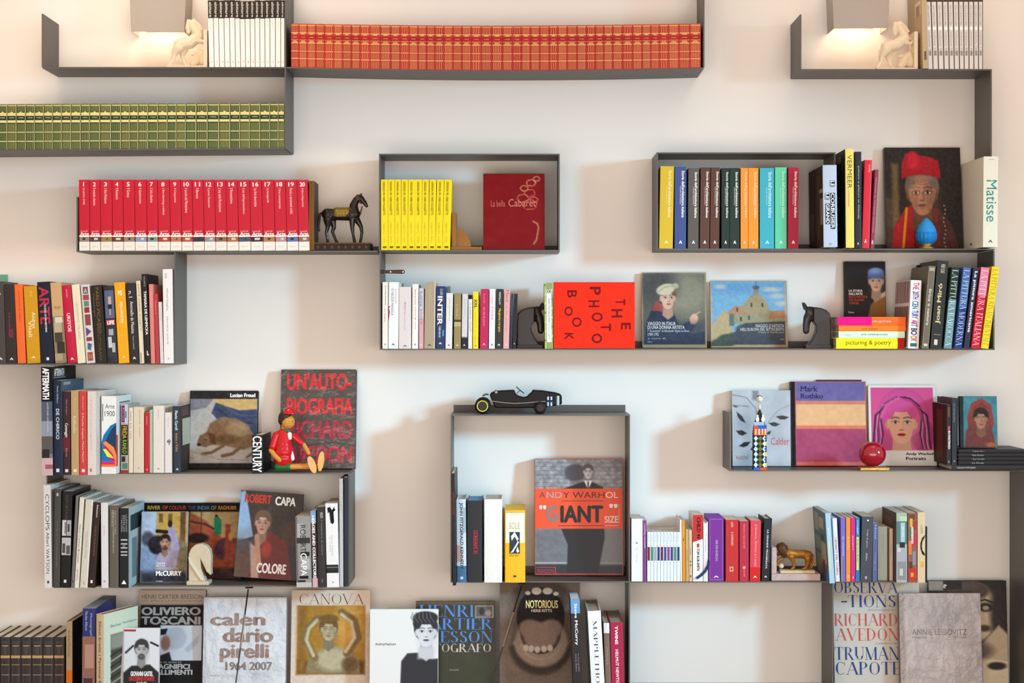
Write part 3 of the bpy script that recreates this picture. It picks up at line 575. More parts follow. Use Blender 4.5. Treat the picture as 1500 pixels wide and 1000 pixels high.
# middle shelf, left part
Cc = [(560, 568.2, 413, 0.3, 'e4dfd4', 'thin cream book with black and red title', [(T, 'Storia della Resistenza', .05, .34, .45, .7, '4a4644', 'd'), (T, 'in Italia', .4, .6, .35, .6, 'c8524a', 'd'), logo('8a8480', .92)]),
 (568.8, 583.4, 413, 0.8, 'e6e4e0', 'white book with tall black title', [(T, 'IO NELSON MANDELA', .1, .5, .25, .5, '4c4a48', 'd'), (T, 'autobiografia', .1, .32, .6, .8, 'a8a4a0', 'd'), (R_, .36, .38, .0, .12, 'c83c38'), ('p', [(.36, .0), (.59, .0), (.45, .12)], 'd03c38'), logo('5a5856', .92)]),
 (584.2, 602.2, 420, 0.2, 'd8ccc8', 'wide pinkish white book', [(T, 'Benni', .25, .38, .42, .6, '8a6c68', 'd'), (T, 'Baol e altre storie', .4, .7, .42, .56, 'b49c98', 'd'), logo('7a6c68', .94)]),
 (603.4, 612.4, 416, .8, 'ece6dc', 'thin white book with red title', [(T, "Niente di vero sul fronte", .08, .32, .35, .66, '9a3a34', 'd'), (T, 'tranne gli occhi', .34, .7, .35, .66, 'd04a40', 'd'), logo('6a6664', .92)]),
 (613.6, 620.4, 422, 0.4, 'ccbcc0', 'very thin lilac and pink book', [(R_, 0, .5, 0, 1, 'c4c0c8'), (R_, .5, 1, 0, 1, 'd4a0a4'), (T, 'Lorca', .06, .3, .2, .7, '4a4650', 'd'), (T, 'poesie', .35, .6, .2, .7, 'b8404c', 'd'), logo('f0e0e0', .92)]),
 (621.2, 637, 413, 1.4, 'a8947c', 'tan hardback', [(R_, 0, 1, .9, 1, 'd0c8b4'), (T, "il sogno dell'arte", .05, .3, .4, .6, 'c8b8a0', 'd'), (T, 'catalogo generale', .35, .7, .4, .58, 'c0ae96', 'd'), logo('4c443c', .93)]),
 (638, 651.6, 419, 1.4, '22335c', 'navy book with large white capitals', [(T, 'INTER', .16, .62, .15, .68, 'f2f2f0', 'd', 'b'), (T, 'il calcio siamo noi', .64, .82, .3, .6, 'c8ccd8', 'd', 'b'), (T, 'GLI ANNI', .04, .14, .4, .7, 'c8ccd8', 'd'), (R_, .7, .8, .7, .9, '5a84b4'), logo('e8e8e8', .9)]),
 (652.5, 662.2, 429, 1.4, 'dad6d2', 'white thin book with grey title', [(T, 'Mille splendidi soli', .1, .5, .4, .6, '8c8884', 'd'), logo('4c4a48', .92)]),
 (664.8, 675, 429, 0.6, '938054', 'olive gold book with dark band', [(R_, .48, .52, 0, 1, '4a4028'), (R_, .52, .6, 0, 1, 'b8a878'), (T, 'la storia', .2, .42, .3, .6, 'c8b88c', 'd'), logo('e8e0c8', .92)]),
 (676, 684.2, 430, 1.2, 'cdc8c4', 'grey white book with black foot', [(R_, .8, 1, 0, 1, '302c30'), (R_, .78, .8, 0, 1, '8c8884'), (T, 'pensieri', .1, .4, .4, .6, 'a09c98', 'd'), logo('e8e8e8', .92)]),
 (685.8, 691.6, 438, .3, 'dcd6d6', 'short white book with red title', [(T, 'la notte', .08, .3, .35, .7, '4c4a48', 'd'), (T, 'tutti i racconti', .3, .65, .35, .7, 'c03c38', 'd')]),
 (692.6, 700.6, 427, .5, 'ecd21c', 'lemon yellow book with black letters', [(T, 'XXL', .13, .29, .2, .75, '3c360c', 'd', 'B'), (T, 'una storia di taglie', .34, .9, .35, .55, 'b09c18', 'd'), logo('8c7c10', .93)]),
 (703, 715, 423, 1.2, 'bc1c50', 'wide magenta red book', [(T, 'Rossella', .08, .24, .35, .55, 'e88ca0', 'd'), (T, 'una vita da attrice', .3, .62, .35, .6, 'eca0b4', 'd'), logo('f4d8e0', .91)]),
 (716, 724.8, 423, 1.2, 'dedadc', 'white book with faint pink title', [(T, 'i nomi', .1, .24, .3, .6, 'a8a4a8', 'd'), (T, 'rosa', .3, .52, .3, .65, 'd098b0', 'd'), logo('4c4a4c', .92)]),
 (725.4, 736, 423, 1.6, '2c2c2a', 'black book with yellow title', [(T, 'GIALLO', .05, .26, .4, .65, 'd8d8d4', 'd', 'b'), (T, 'Margherita e le spine', .33, .72, .3, .7, 'e0c818', 'd', 'b'), logo('e8e8e4', .92)]),
 (737, 745.6, 423, 1.8, 'd8a09c', 'rose pink book', [(T, 'Mara', .02, .22, .3, .8, '8c6468', 'd', 'n'), (T, 'e le altre', .28, .7, .35, .6, 'c08480', 'd'), logo('f0d8d4', .92)]),
 (746.4, 749.6, 430, 2.6, '26304c', 'very thin navy booklet', [(R_, .1, .4, .3, .6, '4c5878')]),
 (750.4, 756, 430, 2.6, '1c1c1e', 'thin black book', [(R_, .9, .92, .4, .6, 'c8c8c8')])]
row(Z(510.5), 'of the novels', 'novels on the middle shelf', Cc, Yf=-.004, hard=False, d=.15)
for a, b, y, c, n in ((586, 591, 415, '9c8f8a', 'grey brown'), (655, 660, 419, '8c8a84', 'stone grey'), (686, 691, 432, '5c4438', 'dark brown')):
    stand(a, b, y, 0, c, n+' book peeping over the novels from behind', Z(510.5), .165, .02, hard=False)
stand(798.2, 810.3, 414, -1, '8a9c56', 'green flower patterned spine with white label beside the red square book', Z(510.5), -.008, .15, [(R_, 0, 1, .0, .2, 'b4b878'), (R_, .1, .9, .25, .85, 'e4e4dc'), (R_, .1, .16, .3, .75, '2c2c2a'), (T, 'DC', .1, .16, .35, .7, 'e8e8e0', 'h', 'B'), (T, 'Pablo Neruda poesie', .24, .6, .4, .7, '5c6878', 'd'), (T, 'antologia', .62, .85, .4, .62, '9098a0', 'd')]+[(R_, .02+k*.07, .05+k*.07, .88 if k % 2 else .02, .98 if k % 2 else .16, 'e0d8a8' if k % 3 else '5c7a3c') for k in range(13)], hard=False)

# right group of painting books
def big(t, c, a=.03, b=.97): return [(T, t, a, b, .1, .88, c, 'd', 'd')]
Dd = [(1350.5, 1360, 389, 10.5, '6c6252', 'thin taupe spine', [(R_, .02, .06, .1, .9, 'a89c84'), (R_, .0, 1, .0, .08, '948a76'), (R_, 0, 1, .92, 1, '948a76'), (T, 'lirica e natura', .28, .72, .3, .75, 'd0c8b8', 'd', 'b'), (R_, .94, .97, .2, .8, 'c8c0b0')]),
 (1362.5, 1379, 381, 11, '2a2826', 'black book with gold upright name', [(T, 'Joan Miró', .26, .72, .25, .72, 'd8c490', 'u', 'b'), (T, '1917-1934', .04, .14, .35, .75, 'c8b890', 'u', 'b'), (R_, .84, .845, .2, .8, 'a89c80'), (R_, .9, .96, .3, .6, 'd0c8b8')]),
 (1382.4, 1393.8, 391, 12, '3d5448', 'green to teal book with white capitals', [(R_, .4, 1, 0, 1, '6f8f94'), (R_, 0, .4, 0, 1, '2a3c30')]+[(T, 'LA PITTURA BAROCCA', .03, .97, .14, .88, 'eef2ee', 'd', 'e')]),
 (1397.8, 1409.2, 391, 13.5, '44649a', 'blue book with pale capitals', [(R_, .5, 1, 0, 1, '28407a')]+[(T, 'LA PITTURA MODERNA', .03, .97, .14, .88, 'e4eaf4', 'd', 'e')]),
 (1411.6, 1419.6, 392, 14.5, '262c3a', 'dark slate book with lowercase white title', [(T, 'La pittura americana', .04, .8, .2, .85, 'e8e8ec', 'd', 'b')]),
 (1422.6, 1435, 391, 14.8, 'd43a52', 'pink red book with white capitals', [(R_, 0, .35, 0, 1, 'dc8098'), (R_, .35, 1, 0, 1, 'c81c34')]+[(T, 'LA PITTURA ITALIANA', .03, .97, .14, .88, 'fbeef0', 'd', 'e')]),
 (1437, 1448, 390, 16.5, 'ecd026', 'yellow book with black capitals', [(T, 'LA PITTURA RINASCIMENTALE', .03, .97, .14, .88, '3c3410', 'd', 'e')])]
row(Z(510.5), 'of the tilted painting books', 'painting books leaning at the right end', Dd, Yf=-.07, hard=False, d=.25)
stand(1330, 1345.5, 410, 4.6, 'ece6e4', 'white book with letters in many colours beside the stacked paperbacks', Z(510.5), -.05, .22, [(T, 'THE', .03, .14, .2, .8, 'c05a72', 'd', 'B'), (T, '20TH', .16, .28, .2, .8, '7a4a8c', 'd', 'B'), (T, 'CEN', .3, .42, .2, .8, '3c7c8c', 'd', 'B'), (T, 'TURY', .44, .56, .2, .8, '4a5c96', 'd', 'B'), (T, 'ART', .58, .68, .2, .8, 'a83c7c', 'd', 'B'), (T, 'BO', .7, .8, .2, .8, '40406c', 'd', 'B'), (T, 'OK', .81, .9, .2, .8, 'd07a4c', 'd', 'B'), (R_, .92, .97, .2, .8, '2c6c6c')], hard=False,
      side=('l', [(R_, .01, .33, k*.08, k*.08+.045, ['8c6c4c', 'a83c50', '5c5440', 'b08c78', '7c3c48', '98846c'][k % 6]) for k in range(12)]+[(R_, .38, .98, k*.08+.01, k*.08+.05, ['7c5c4c', '94505c', '5c4c50', 'a88478', '6c4448', '88746c'][(k*5) % 6]) for k in range(12)]))
stand(1337, 1345, 388, 7, '26201e', 'black book half hidden behind the multicoloured letter spine', Z(510.5), .175, .02, hard=False)

# lower left upper tier
E = [(61.5, 77.8, 537, -1.5, '6f7684', 'very tall book with black head and smoky photograph', [(R_, 0, .32, 0, 1, '17181c'), (T, 'AFTERMATH', .01, .3, .12, .72, 'f2f2f0', 'd', 'B'), (R_, .32, .5, 0, 1, '565c6c'), (R_, .5, .64, 0, 1, '8c94a4'), (R_, .64, .8, 0, 1, '5c5654'), (R_, .76, .84, 0, .7, '302c2c'), (R_, .84, 1, 0, 1, 'c8a8ac'), (R_, .9, .94, .3, 1, '9c5c64'), (T, 'world trade center archive', .33, .6, .5, .7, 'c8ccd4', 'd')], {'Yf': -.115, 'd': .3, 'side': ('r', [(R_, 0, 1, 0, 1, '16181c'), (T, 'AFTERMATH', .02, .09, .08, .5, 'd0d0cc', 'h', 'B'), (R_, .1, .105, .05, .55, 'a8a8a4')])}),
 (79, 90.6, 557, -1, '17223c', 'navy book with white capitals', [(T, 'Paolo Baldacci', .06, .24, .45, .62, 'c8ccd8', 'd'), (T, 'DE CHIRICO', .3, .62, .32, .72, 'eceef2', 'd'), (R_, .93, .965, .3, .7, 'd8dce0')], {'Yf': -.11, 'd': .29, 'side': ('r', [(R_, 0, 1, 0, 1, '465868'), (R_, .02, .05, .1, .4, '8c98a0')])}),
 (92.4, 103.4, 573, -.8, '3c1e26', 'maroon book with script title', [(R_, .55, .72, 0, 1, '6a2c34'), (T, 'Mina Gregori', .1, .28, .4, .6, 'c09ca0', 'd'), (T, 'Caravaggio', .38, .55, .2, .7, 'e8dcd8', 'd', 'b'), (T, 'Electa', .68, .78, .4, .6, 'b89ca0', 'd'), (R_, .93, .965, .3, .7, 'e0d8d4')], {'Yf': -.1, 'd': .27}),
 (104.6, 115.8, 572, -.8, 'b8986a', 'tan book with script title', [(T, 'Mina Gregori', .08, .26, .4, .6, 'd8c4a0', 'd'), (T, 'Raffaello', .3, .5, .25, .65, 'd8c8a4', 'd', 'b'), (R_, .93, .965, .3, .7, 'e8dcc4')], {'Yf': -.1, 'd': .27}),
 (116.6, 127.6, 573, -.8, 'c83c38', 'bright red book with script title', [(T, 'Mina Gregori', .06, .22, .4, .6, 'f0b8b0', 'd'), (T, 'Il Fondo Angelo Maria Maschi', .26, .85, .3, .6, 'f0c8c0', 'd'), (R_, .93, .965, .3, .7, 'f6e0dc')], {'Yf': -.1, 'd': .27}),
 (128.4, 141, 573, -.4, 'd8ccc2', 'off white book with faint title', [(T, 'Michelangelo', .1, .7, .3, .5, 'bcae a4'.replace(' ', ''), 'd'), (R_, .92, .96, .25, .5, 'c0706c')], {'Yf': -.1, 'd': .27}),
 (148.5, 170.5, 580, 0, 'e6e6e0', 'thick white book with blue curved poster', [(T, 'Arte', .1, .16, .25, .88, '4a4c50', 'h', 'n'), (T, '1900', .19, .26, .22, .9, '4a4c50', 'h', 'n'), (R_, .1, .32, .06, .11, '2c4c5c'),
   ('p', [(.34, 1), (.38, .6), (.5, .15), (.6, 0), (.86, 0), (.9, 1)], '1c74ac'), ('p', [(.36, 1), (.42, .7), (.55, .35), (.6, .25), (.78, .9), (.84, 1)], '2a3c5c'), ('p', [(.6, .1), (.58, .3), (.66, .85), (.76, 1), (.9, 1), (.74, .6)], 'ee8a4c'), ('p', [(.64, .12), (.64, .3), (.74, .75), (.84, .95), (.82, .6)], 'c02468'), ('p', [(.68, .1), (.68, .3), (.8, .85), (.78, .4)], 'f0e430'), (R_, .84, .88, 0, .9, 'd8287c'), (R_, .88, .91, 0, 1, 'ee7a2c'), (R_, .91, 1, 0, 1, 'e6e6e0'), (T, 'catalogo', .945, .955, .3, .7, 'a8a8a0', 'h')], {'Yf': -.05, 'd': .22, 'side': ('r', [(R_, 0, 1, 0, 1, 'dcdcd6'), (R_, .08, .1, .2, .9, '6c6c6c'), (R_, .5, .9, 0, .1, 'c85030')])}),
 (177, 188, 592, 0, 'a8a098', 'multicoloured book with black gold title panel', [(R_, .02, .26, .1, .5, '6c2050'), (R_, .0, .28, .55, .95, 'b8c4cc'), (R_, .1, .2, .6, .75, '2c5c74'), (T, 'Ritratti', .05, .24, .2, .45, 'd880b0', 'd'), (R_, .3, .74, .05, .95, '1c1c18'), (T, 'FRIDA', .32, .5, .2, .8, 'c8a040', 'd', 'b'), (T, 'KAHLO', .52, .72, .2, .8, '98b048', 'd', 'b'), (R_, .76, .84, .1, .6, '2c2c2c'), (R_, .86, .94, .2, .9, '4c7c6c'), (R_, .96, 1, 0, 1, 'a82c30')]),
 (188.6, 195, 597, 0, 'e0cfb8', 'thin cream book with red title', [(T, 'Vasari', .05, .2, .3, .7, '6c5c50', 'd'), (T, 'Le vite', .24, .48, .3, .7, 'c84c38', 'd')]),
 (195.6, 210.8, 596, 0, 'd8c8b0', 'wide cream paperback', [(T, 'il giro del mondo', .04, .26, .5, .68, '8c7c68', 'd'), (T, 'Repubblica', .3, .46, .5, .68, 'd08060', 'd'), (R_, .92, .94, .4, .6, 'b8a890')]),
 (211.8, 218.8, 604, 0, 'c21c24', 'thin scarlet book', [(T, 'rosso', .06, .2, .3, .6, 'e88c88', 'd'), logo('e8a8a0', .93)]),
 (219.2, 223.6, 600, 0, 'a4b8a4', 'thin sage green book', []),
 (224.4, 240.6, 594, 0, 'dcd4c8', 'wide ivory book', [(T, 'o', .93, .95, .4, .56, '5c4c44', 'h', 'B'), (T, 'memorie', .06, .2, .4, .56, 'c0b4a8', 'd')]),
 (241.4, 252.2, 604, 0, 'dcd6d4', 'white book with small ink drawing', [(R_, .46, .5, .3, .8, '6c645c'), (R_, .44, .54, .5, .7, '8c847c'), (T, 'diario', .08, .24, .4, .6, 'c0b8b4', 'd')]),
 (254.4, 265.2, 594.5, -1.6, '27333e', 'slate book with white and orange title', [(T, 'Flavio Caroli', .07, .36, .3, .66, 'e0e4e8', 'd', 'b'), (T, 'Anima e Volto', .4, .68, .3, .66, 'd0955c', 'd'), logo('e0e4e8', .93)], {'Yf': -.01, 'd': .18, 'side': ('r', [(R_, 0, 1, .0, 1, '3a302c'), (R_, .2, .6, .2, 1, 'b8b09c'), (R_, .02, .16, .1, .8, '5c4440')])})]
row(Z(692), 'on the upper lower-left tier', 'art books on the upper tier at lower left', E, Yf=-.006, d=.17, hard=False)
stand(369, 384.5, 637, 0, '15151a', 'squat black book with big white condensed capitals beside the doll', Z(692), -.03, .2, [(T, 'CENTURY', .03, .97, .06, .94, 'f4f4f2', 'd', 'b')])

# lower left lower tier
Fr = [(65.5, 76, 710, -2, 'd9d3cc', 'tall white book with spaced black letters', [(T, 'CYCLOPS', .09, .44, .25, .78, '33302e', 'd'), (T, 'Albert', .46, .6, .3, .75, '33302e', 'd'), (T, 'WATSON', .62, .86, .25, .72, '4a4644', 'd'), (R_, .93, .955, .35, .65, '4a4644')]),
 (78, 87.6, 716, 2, '45423f', 'dark grey book', [(R_, .04, .07, .3, .6, 'b8b4b0'), (T, 'the silver cord photographs', .32, .8, .35, .6, '7c7874', 'd')]),
 (88.4, 102.8, 719, 3.4, '171516', 'black book with white photo labels', [(T, 'REPORTAGE', .04, .3, .3, .6, '4a4846', 'd', 'b'), (R_, .3, .46, .04, .45, 'c8c4c0'), (R_, .32, .44, .3, .42, '5c5856'), (R_, .3, .46, .52, .96, 'a8a4a0'), (R_, .34, .42, .6, .8, '403c3a'), (R_, .48, .66, .04, .96, 'b8b4b0'), (R_, .54, .64, .1, .4, '4c4846'), (R_, .56, .65, .5, .9, '5c5856'), (R_, .915, .945, .35, .6, 'e0dcd8')]),
 (104, 108.3, 726, 7, '6c6a64', 'thin grey book', [(R_, .92, .94, .3, .7, '3c3a38')]),
 (108.9, 115.4, 728, 8, 'dcd4c4', 'thin cream book with dark title', [(T, 'Henri Cartier-Bresson', .3, .72, .3, .7, '4a4640', 'd'), (T, 'photo', .8, .92, .3, .65, '4a4640', 'd')]),
 (117, 128, 731, 8.6, 'd0c6b8', 'cream book with pale spine', [(T, 'CASTIGLIONI', .36, .66, .35, .58, '9c9488', 'd'), (R_, .93, .96, .4, .55, 'a8a094'), (R_, 0, 1, .82, 1, 'e4ded4')]),
 (129, 138.8, 735, 9, '2c1e1a', 'dark brown book with copper title', [(T, 'Sebastiano', .03, .18, .45, .68, 'e0d4c8', 'd', 'b'), (T, 'DALLE DUE PARTI', .28, .62, .35, .62, '7c5440', 'd', 'b'), (R_, .91, .945, .3, .62, 'e4d8cc')]),
 (148.6, 158.8, 736, -.8, 'd8d4d2', 'white book with small pink word', [(T, 'nudo', .27, .38, .35, .6, 'c89098', 'd'), (R_, .91, .935, .3, .6, 'a8a4a2')]),
 (160.6, 173.6, 740, 0, '5e574c', 'taupe grey book with fine white text', [(T, 'NAPOLI E LA FOTOGRAFIA DEL SECOLO', .06, .58, .36, .5, 'c8c4b8', 'd'), (T, 'ARCHIVI 1850', .06, .35, .6, .72, 'b8b4a8', 'd'), (T, 'MEMORIA', .06, .26, .22, .34, 'b8b4a8', 'd')]),
 (175, 188.6, 744, 0, '17181a', 'black book with white triangle mark', [(T, 'WEEGEE', .08, .3, .15, .85, '6c6c6c', 'd', 'B'), (R_, .39, .405, .15, .85, 'c8c8c8'), (R_, .44, .455, .15, .85, 'b8b8b8'), (R_, .49, .505, .15, .85, 'b8b8b8'), (T, 'of', .46, .485, .35, .6, 'b8b8b8', 'h'), (R_, .54, .555, .15, .85, 'b8b8b8'), (R_, .58, .595, .15, .85, 'b8b8b8'), ('p', [(.95, .22), (.9, .48), (.95, .75)], 'f4f4f4')], {'side': ('r', [(R_, 0, 1, 0, 1, 'a8b4b4'), (R_, .1, .3, .1, .9, '283434'), (R_, .4, .9, .2, .5, '6c7c80'), (R_, .5, .95, .6, .9, '8c9c9c')])})]
row(Z(857), 'of the monochrome row', 'photography books at lower left', Fr, Yf=-.06, d=.245, hard=False)
Fs = [(434.5, 456.8, 756, -2, '8f8b86', 'thick grey book with black and white photograph', [(R_, .0, 1, 0, .12, '6c6864'), (R_, .1, .3, .1, .5, 'a8a4a0'), (R_, .3, .38, .05, .95, '3c3836'), (R_, .5, .56, .3, .9, '2c2a28'), (R_, .6, .75, .4, .9, 'b0aca6'), (T, 'ROBERT', .12, .5, .3, .66, '34322f', 'd', 's'), (T, 'CAPA', .52, .84, .3, .7, 'f4f2ee', 'd', 's'), (R_, .84, .88, .2, .8, '1c1a18'), (R_, .9, .93, .1, .6, '2c2a28'), (R_, .93, 1, 0, 1, 'b8b4ae')]),
 (458, 465.8, 748, -3.4, '3a2c30', 'thin book with colourful capitals', [(R_, 0, .16, 0, 1, '7c9cbc'), (R_, .16, .6, 0, 1, '4c3430'), (T, 'HEROES AND COLLECTORS', .06, .88, .2, .75, 'f0e8e4', 'd', 'B'), (R_, .88, 1, 0, 1, 'd0a0a4')]),
 (466.4, 478, 742, -2.6, '2e2927', 'black book with small pale lettering', [(T, 'RITRATTI', .07, .14, .4, .75, 'c8c0b8', 'd', 'b'), (T, 'il mestiere di vivere', .16, .6, .5, .7, '8c8480', 'd'), (R_, .9, .94, .4, .6, '6c6460')]),
 (479, 496.6, 737, -2.6, 'e6e0de', 'white book with black dress drawing', [('p', [(.05, .15), (.04, .4), (.08, .55), (.04, .72), (.08, .85), (.1, .68), (.22, .72), (.25, .6), (.23, .4), (.1, .32), (.12, .2)], '1c1a1a'), (T, 'Coco Chanel', .38, .62, .45, .6, 'b8a8ac', 'd'), (T, 'la moda', .4, .58, .3, .4, 'd0a4a8', 'd'), (R_, .73, .79, 0, 1, '343030'), (R_, .76, .765, 0, 1, '9c9896'), (R_, .79, .83, 0, 1, '2c2828'), (R_, .93, .95, .45, .6, 'b0acaa')]),
 (497.6, 503, 701, -.8, 'bab2ac', 'tall thin stone grey book', [(T, 'abc', .2, .3, .3, .6, '8c8480', 'd')], {'Yf': -.03}),
 (503.6, 508.6, 699, 0, '1e242e', 'tall thin black blue book', [], {'Yf': -.03})]
row(Z(857), 'by the right panel', 'books by the right panel at lower left', Fs, Yf=-.045, d=.2, hard=False)

# box with the toy car on top
stand(663, 668, 693, -2, '1d1a1c', 'tall thin black book with small red letters in the car box', Z(851), -.1, .28, [(T, 'RITRATTI E STORIE', .17, .37, .3, .7, '9c2c34', 'd', 'b')], hard=False)
Gg = [(669.6, 683.4, 731, -1.2, 'ccd4dc', 'white book with large black upright name', [(R_, .55, .75, .0, .5, 'c49c94'), (R_, .8, 1, 0, 1, '4c7090'), (R_, .1, .4, .75, 1, '9cb4b4'), (T, 'JOHN FITZGERALD KENNEDY', .04, .84, .28, .7, '26282c', 'd', 'b'), (R_, .93, .96, .35, .65, 'c8d4e0')]),
 (684.4, 706.6, 733, 0, '29272b', 'thick black book with red framed word', [(R_, .365, .37, .42, .68, 'c8404c'), (R_, .64, .645, .42, .68, 'c8404c'), (R_, .365, .645, .42, .44, 'c8404c'), (R_, .365, .645, .66, .68, 'c8404c'), (T, 'CREAM 3', .385, .63, .46, .64, 'c8404c', 'd', 'b')], {'page': '6c98c4'}),
 (709.4, 735.6, 731, 0, 'e8e2da', 'thick plain white box book', [], {'page': 'c4b8a8'}),
 (739.5, 769.5, 747, 0, 'eeb41c', 'yellow slipcase with cream head and small figure picture', [(R_, .03, .45, .04, .96, 'f0ead0'), (R_, .03, .04, .04, .96, 'c8b078'), (T, 'SICILIE', .17, .26, .2, .74, 'a8a080', 'h', 'n'), (R_, .3, .6, .22, .74, '3c4048'), (R_, .45, .985, .04, .14, 'efb51c'), ('p', [(.36, .3), (.3, .48), (.4, .68), (.42, .6), (.36, .48), (.42, .34)], 'f0ece0'), ('p', [(.42, .6), (.44, .7), (.58, .4), (.59, .26), (.56, .36), (.44, .62)], 'f0ece0'), ('p', [(.5, .62), (.57, .7), (.59, .62), (.56, .56)], 'f0ece0'), (T, 'VINI 1877', .61, .64, .22, .7, '9c7810', 'h'), (R_, .9, .925, .42, .56, '4c3c10')], {'page': 'e8b838', 'inset': .0004})]
row(Z(851), 'in the car box shelf', 'box books under the toy car', Gg, Yf=-.03, d=.2)

# shelf right of the car box
rb = ['7c2030', '2c8c6c', '9c9ca4', '2c3c7c', '6c1c2c', '3c4c8c', '8c3c8c', '3c3c84', '3c8c5c', '2c3c7c']
Hh = [(925, 941.4, 759.6, 0, 'e2e2e4', 'wide white book with grey dot', [(R_, .37, .4, .4, .56, '8c8c90'), (T, 'la vita', .45, .7, .4, .55, 'c0c0c4', 'd')]),
 (942, 947.2, 762, 0, '7c3c7c', 'thin purple book', [(T, 'sessanta racconti', .05, .45, .3, .7, 'e0c8e0', 'd')])]
for i in range(10):
    a = 948.2+i*4.83; Hh.append((a, a+4.6, 779, 0, 'dfe6ea', 'white slim volume with %s label' % ['dark red', 'green', 'silver', 'navy', 'maroon', 'denim', 'violet', 'indigo', 'leaf green', 'deep blue'][i], [(R_, .3, .58, .1, .85, rb[i]), (T, 'serie', .05, .2, .3, .7, 'a8b0b4', 'd')]))
Hh += [(996.6, 999.2, 761, -.8, 'e6e0d8', 'slim white paperback', []),
 (999.6, 1004.4, 762, -1, 'd88c1c', 'thin ochre orange book', [(R_, .3, .33, .3, .7, '8c4c10'), (T, 'favole', .1, .26, .3, .7, 'f0c070', 'd')]),
 (1004.8, 1009.2, 775, -.6, 'c49c6c', 'thin tan book', [(T, 'poesie', .4, .6, .3, .7, '8c6840', 'd')]),
 (1009.6, 1014.2, 776, -.6, 'd0b490', 'thin beige book', [(T, 'sonetti', .35, .48, .3, .7, '5c4830', 'd'), (T, 'II', .6, .7, .3, .7, '5c4830', 'd'), (R_, .88, .92, .3, .7, '5c4830')]),
 (1015, 1029.8, 754, 0, 'ece6e2', 'thriller with red head and star', [('p', [(0, 0), (0, 1), (.36, 1), (.41, 0)], 'c83432'), (T, 'CHILD 44', .04, .36, .38, .76, '2c1c1c', 'd', 'B'), (T, '*', .42, .5, .35, .68, 'b82c30', 'h', 'B'), (T, 'TOM ROB SMITH', .5, .84, .38, .66, '3c3432', 'd', 'B')]),
 (1030.4, 1037, 764, 0, 'dfdcda', 'narrow white book with blue ribbon', [('p', [(.0, .1), (.03, .5), (.0, .9)], 'c83c38'), (T, 'il tempo', .2, .5, .35, .65, '9c9894', 'd')]),
 (1038, 1060.4, 758, 0, '752a8c', 'purple slipcase with thin pale frame', [(R_, .02, .026, .08, .92, 'b07cc0'), (R_, .97, .976, .08, .92, 'b07cc0'), (R_, .02, .976, .08, .1, 'b07cc0'), (R_, .02, .976, .9, .92, 'b07cc0'), (T, 'UNA VITA UN SECOLO', .35, .68, .46, .6, 'e0c8e8', 'd'), logo('e8d8ec', .91)], {'page': '8c40a4', 'inset': .0004}),
 (1063, 1081.8, 761, 0, 'bf2a2c', 'broad red novel with rosette', [(T, 'LEO', .04, .12, .42, .6, 'f0c8c0', 'd'), (T, 'IL COMMISSARIO', .2, .42, .42, .6, 'f0c8c0', 'd'), (R_, .76, .84, .3, .6, 'e89c90'), (R_, .78, .82, .38, .52, 'bf2a2c')]),
 (1083.4, 1096.8, 763, 0, 'b42a40', 'dark red novel', [(T, 'il bosco', .05, .2, .42, .62, 'e8a0a4', 'd'), (T, 'racconti', .22, .45, .42, .6, 'e8a0a4', 'd'), (R_, .75, .79, .35, .65, 'e0989c'), (T, 'tascabili', .8, .92, .45, .6, 'e8a0a4', 'd')]),
 (1098.4, 1113.6, 762, 1.2, 'd8404e', 'coral red novel', [(R_, .77, 1, 0, 1, 'd02a28'), (T, "L'amore, Enrico e i suoi", .07, .75, .4, .66, 'f0b8b4', 'd'), logo('f4e0dc', .91)])]
row(Z(851), 'beside the car box', 'novels beside the car box', Hh, Yf=-.004, d=.15, hard=False)
stand(1115.6, 1127, 759, 4.4, '1f2026', 'black novel leaning beside the lion', Z(851), -.004, .15, [(T, 'LA GRANDE TRAVERSATA', .18, .8, .4, .62, 'd8d8dc', 'd', 'b'), (T, 'roma', .5, .7, .7, .82, '7c7c84', 'd'), logo('e0e0e4', .91)])
# ribbon of the narrow white book
rp = [(1038, 820), (1037, 828), (1033, 836), (1027, 842), (1020, 847)]
V = []; 
for x, y in rp: V += [(X(x-1.3, -.01), -.008, Z(y-1, -.01)), (X(x+1.6, -.01), -.012, Z(y+1.2, -.01))]
rib = mesh('bookmark_ribbon', V, [(2*i, 2*i+1, 2*i+3, 2*i+2) for i in range(len(rp)-1)], mat('26366c', .4), None)
sm = rib.modifiers.new('thick', 'SOLIDIFY'); sm.thickness = .0008; tag(rib, 'dark blue ribbon curling down over the white spines', 'ribbon')

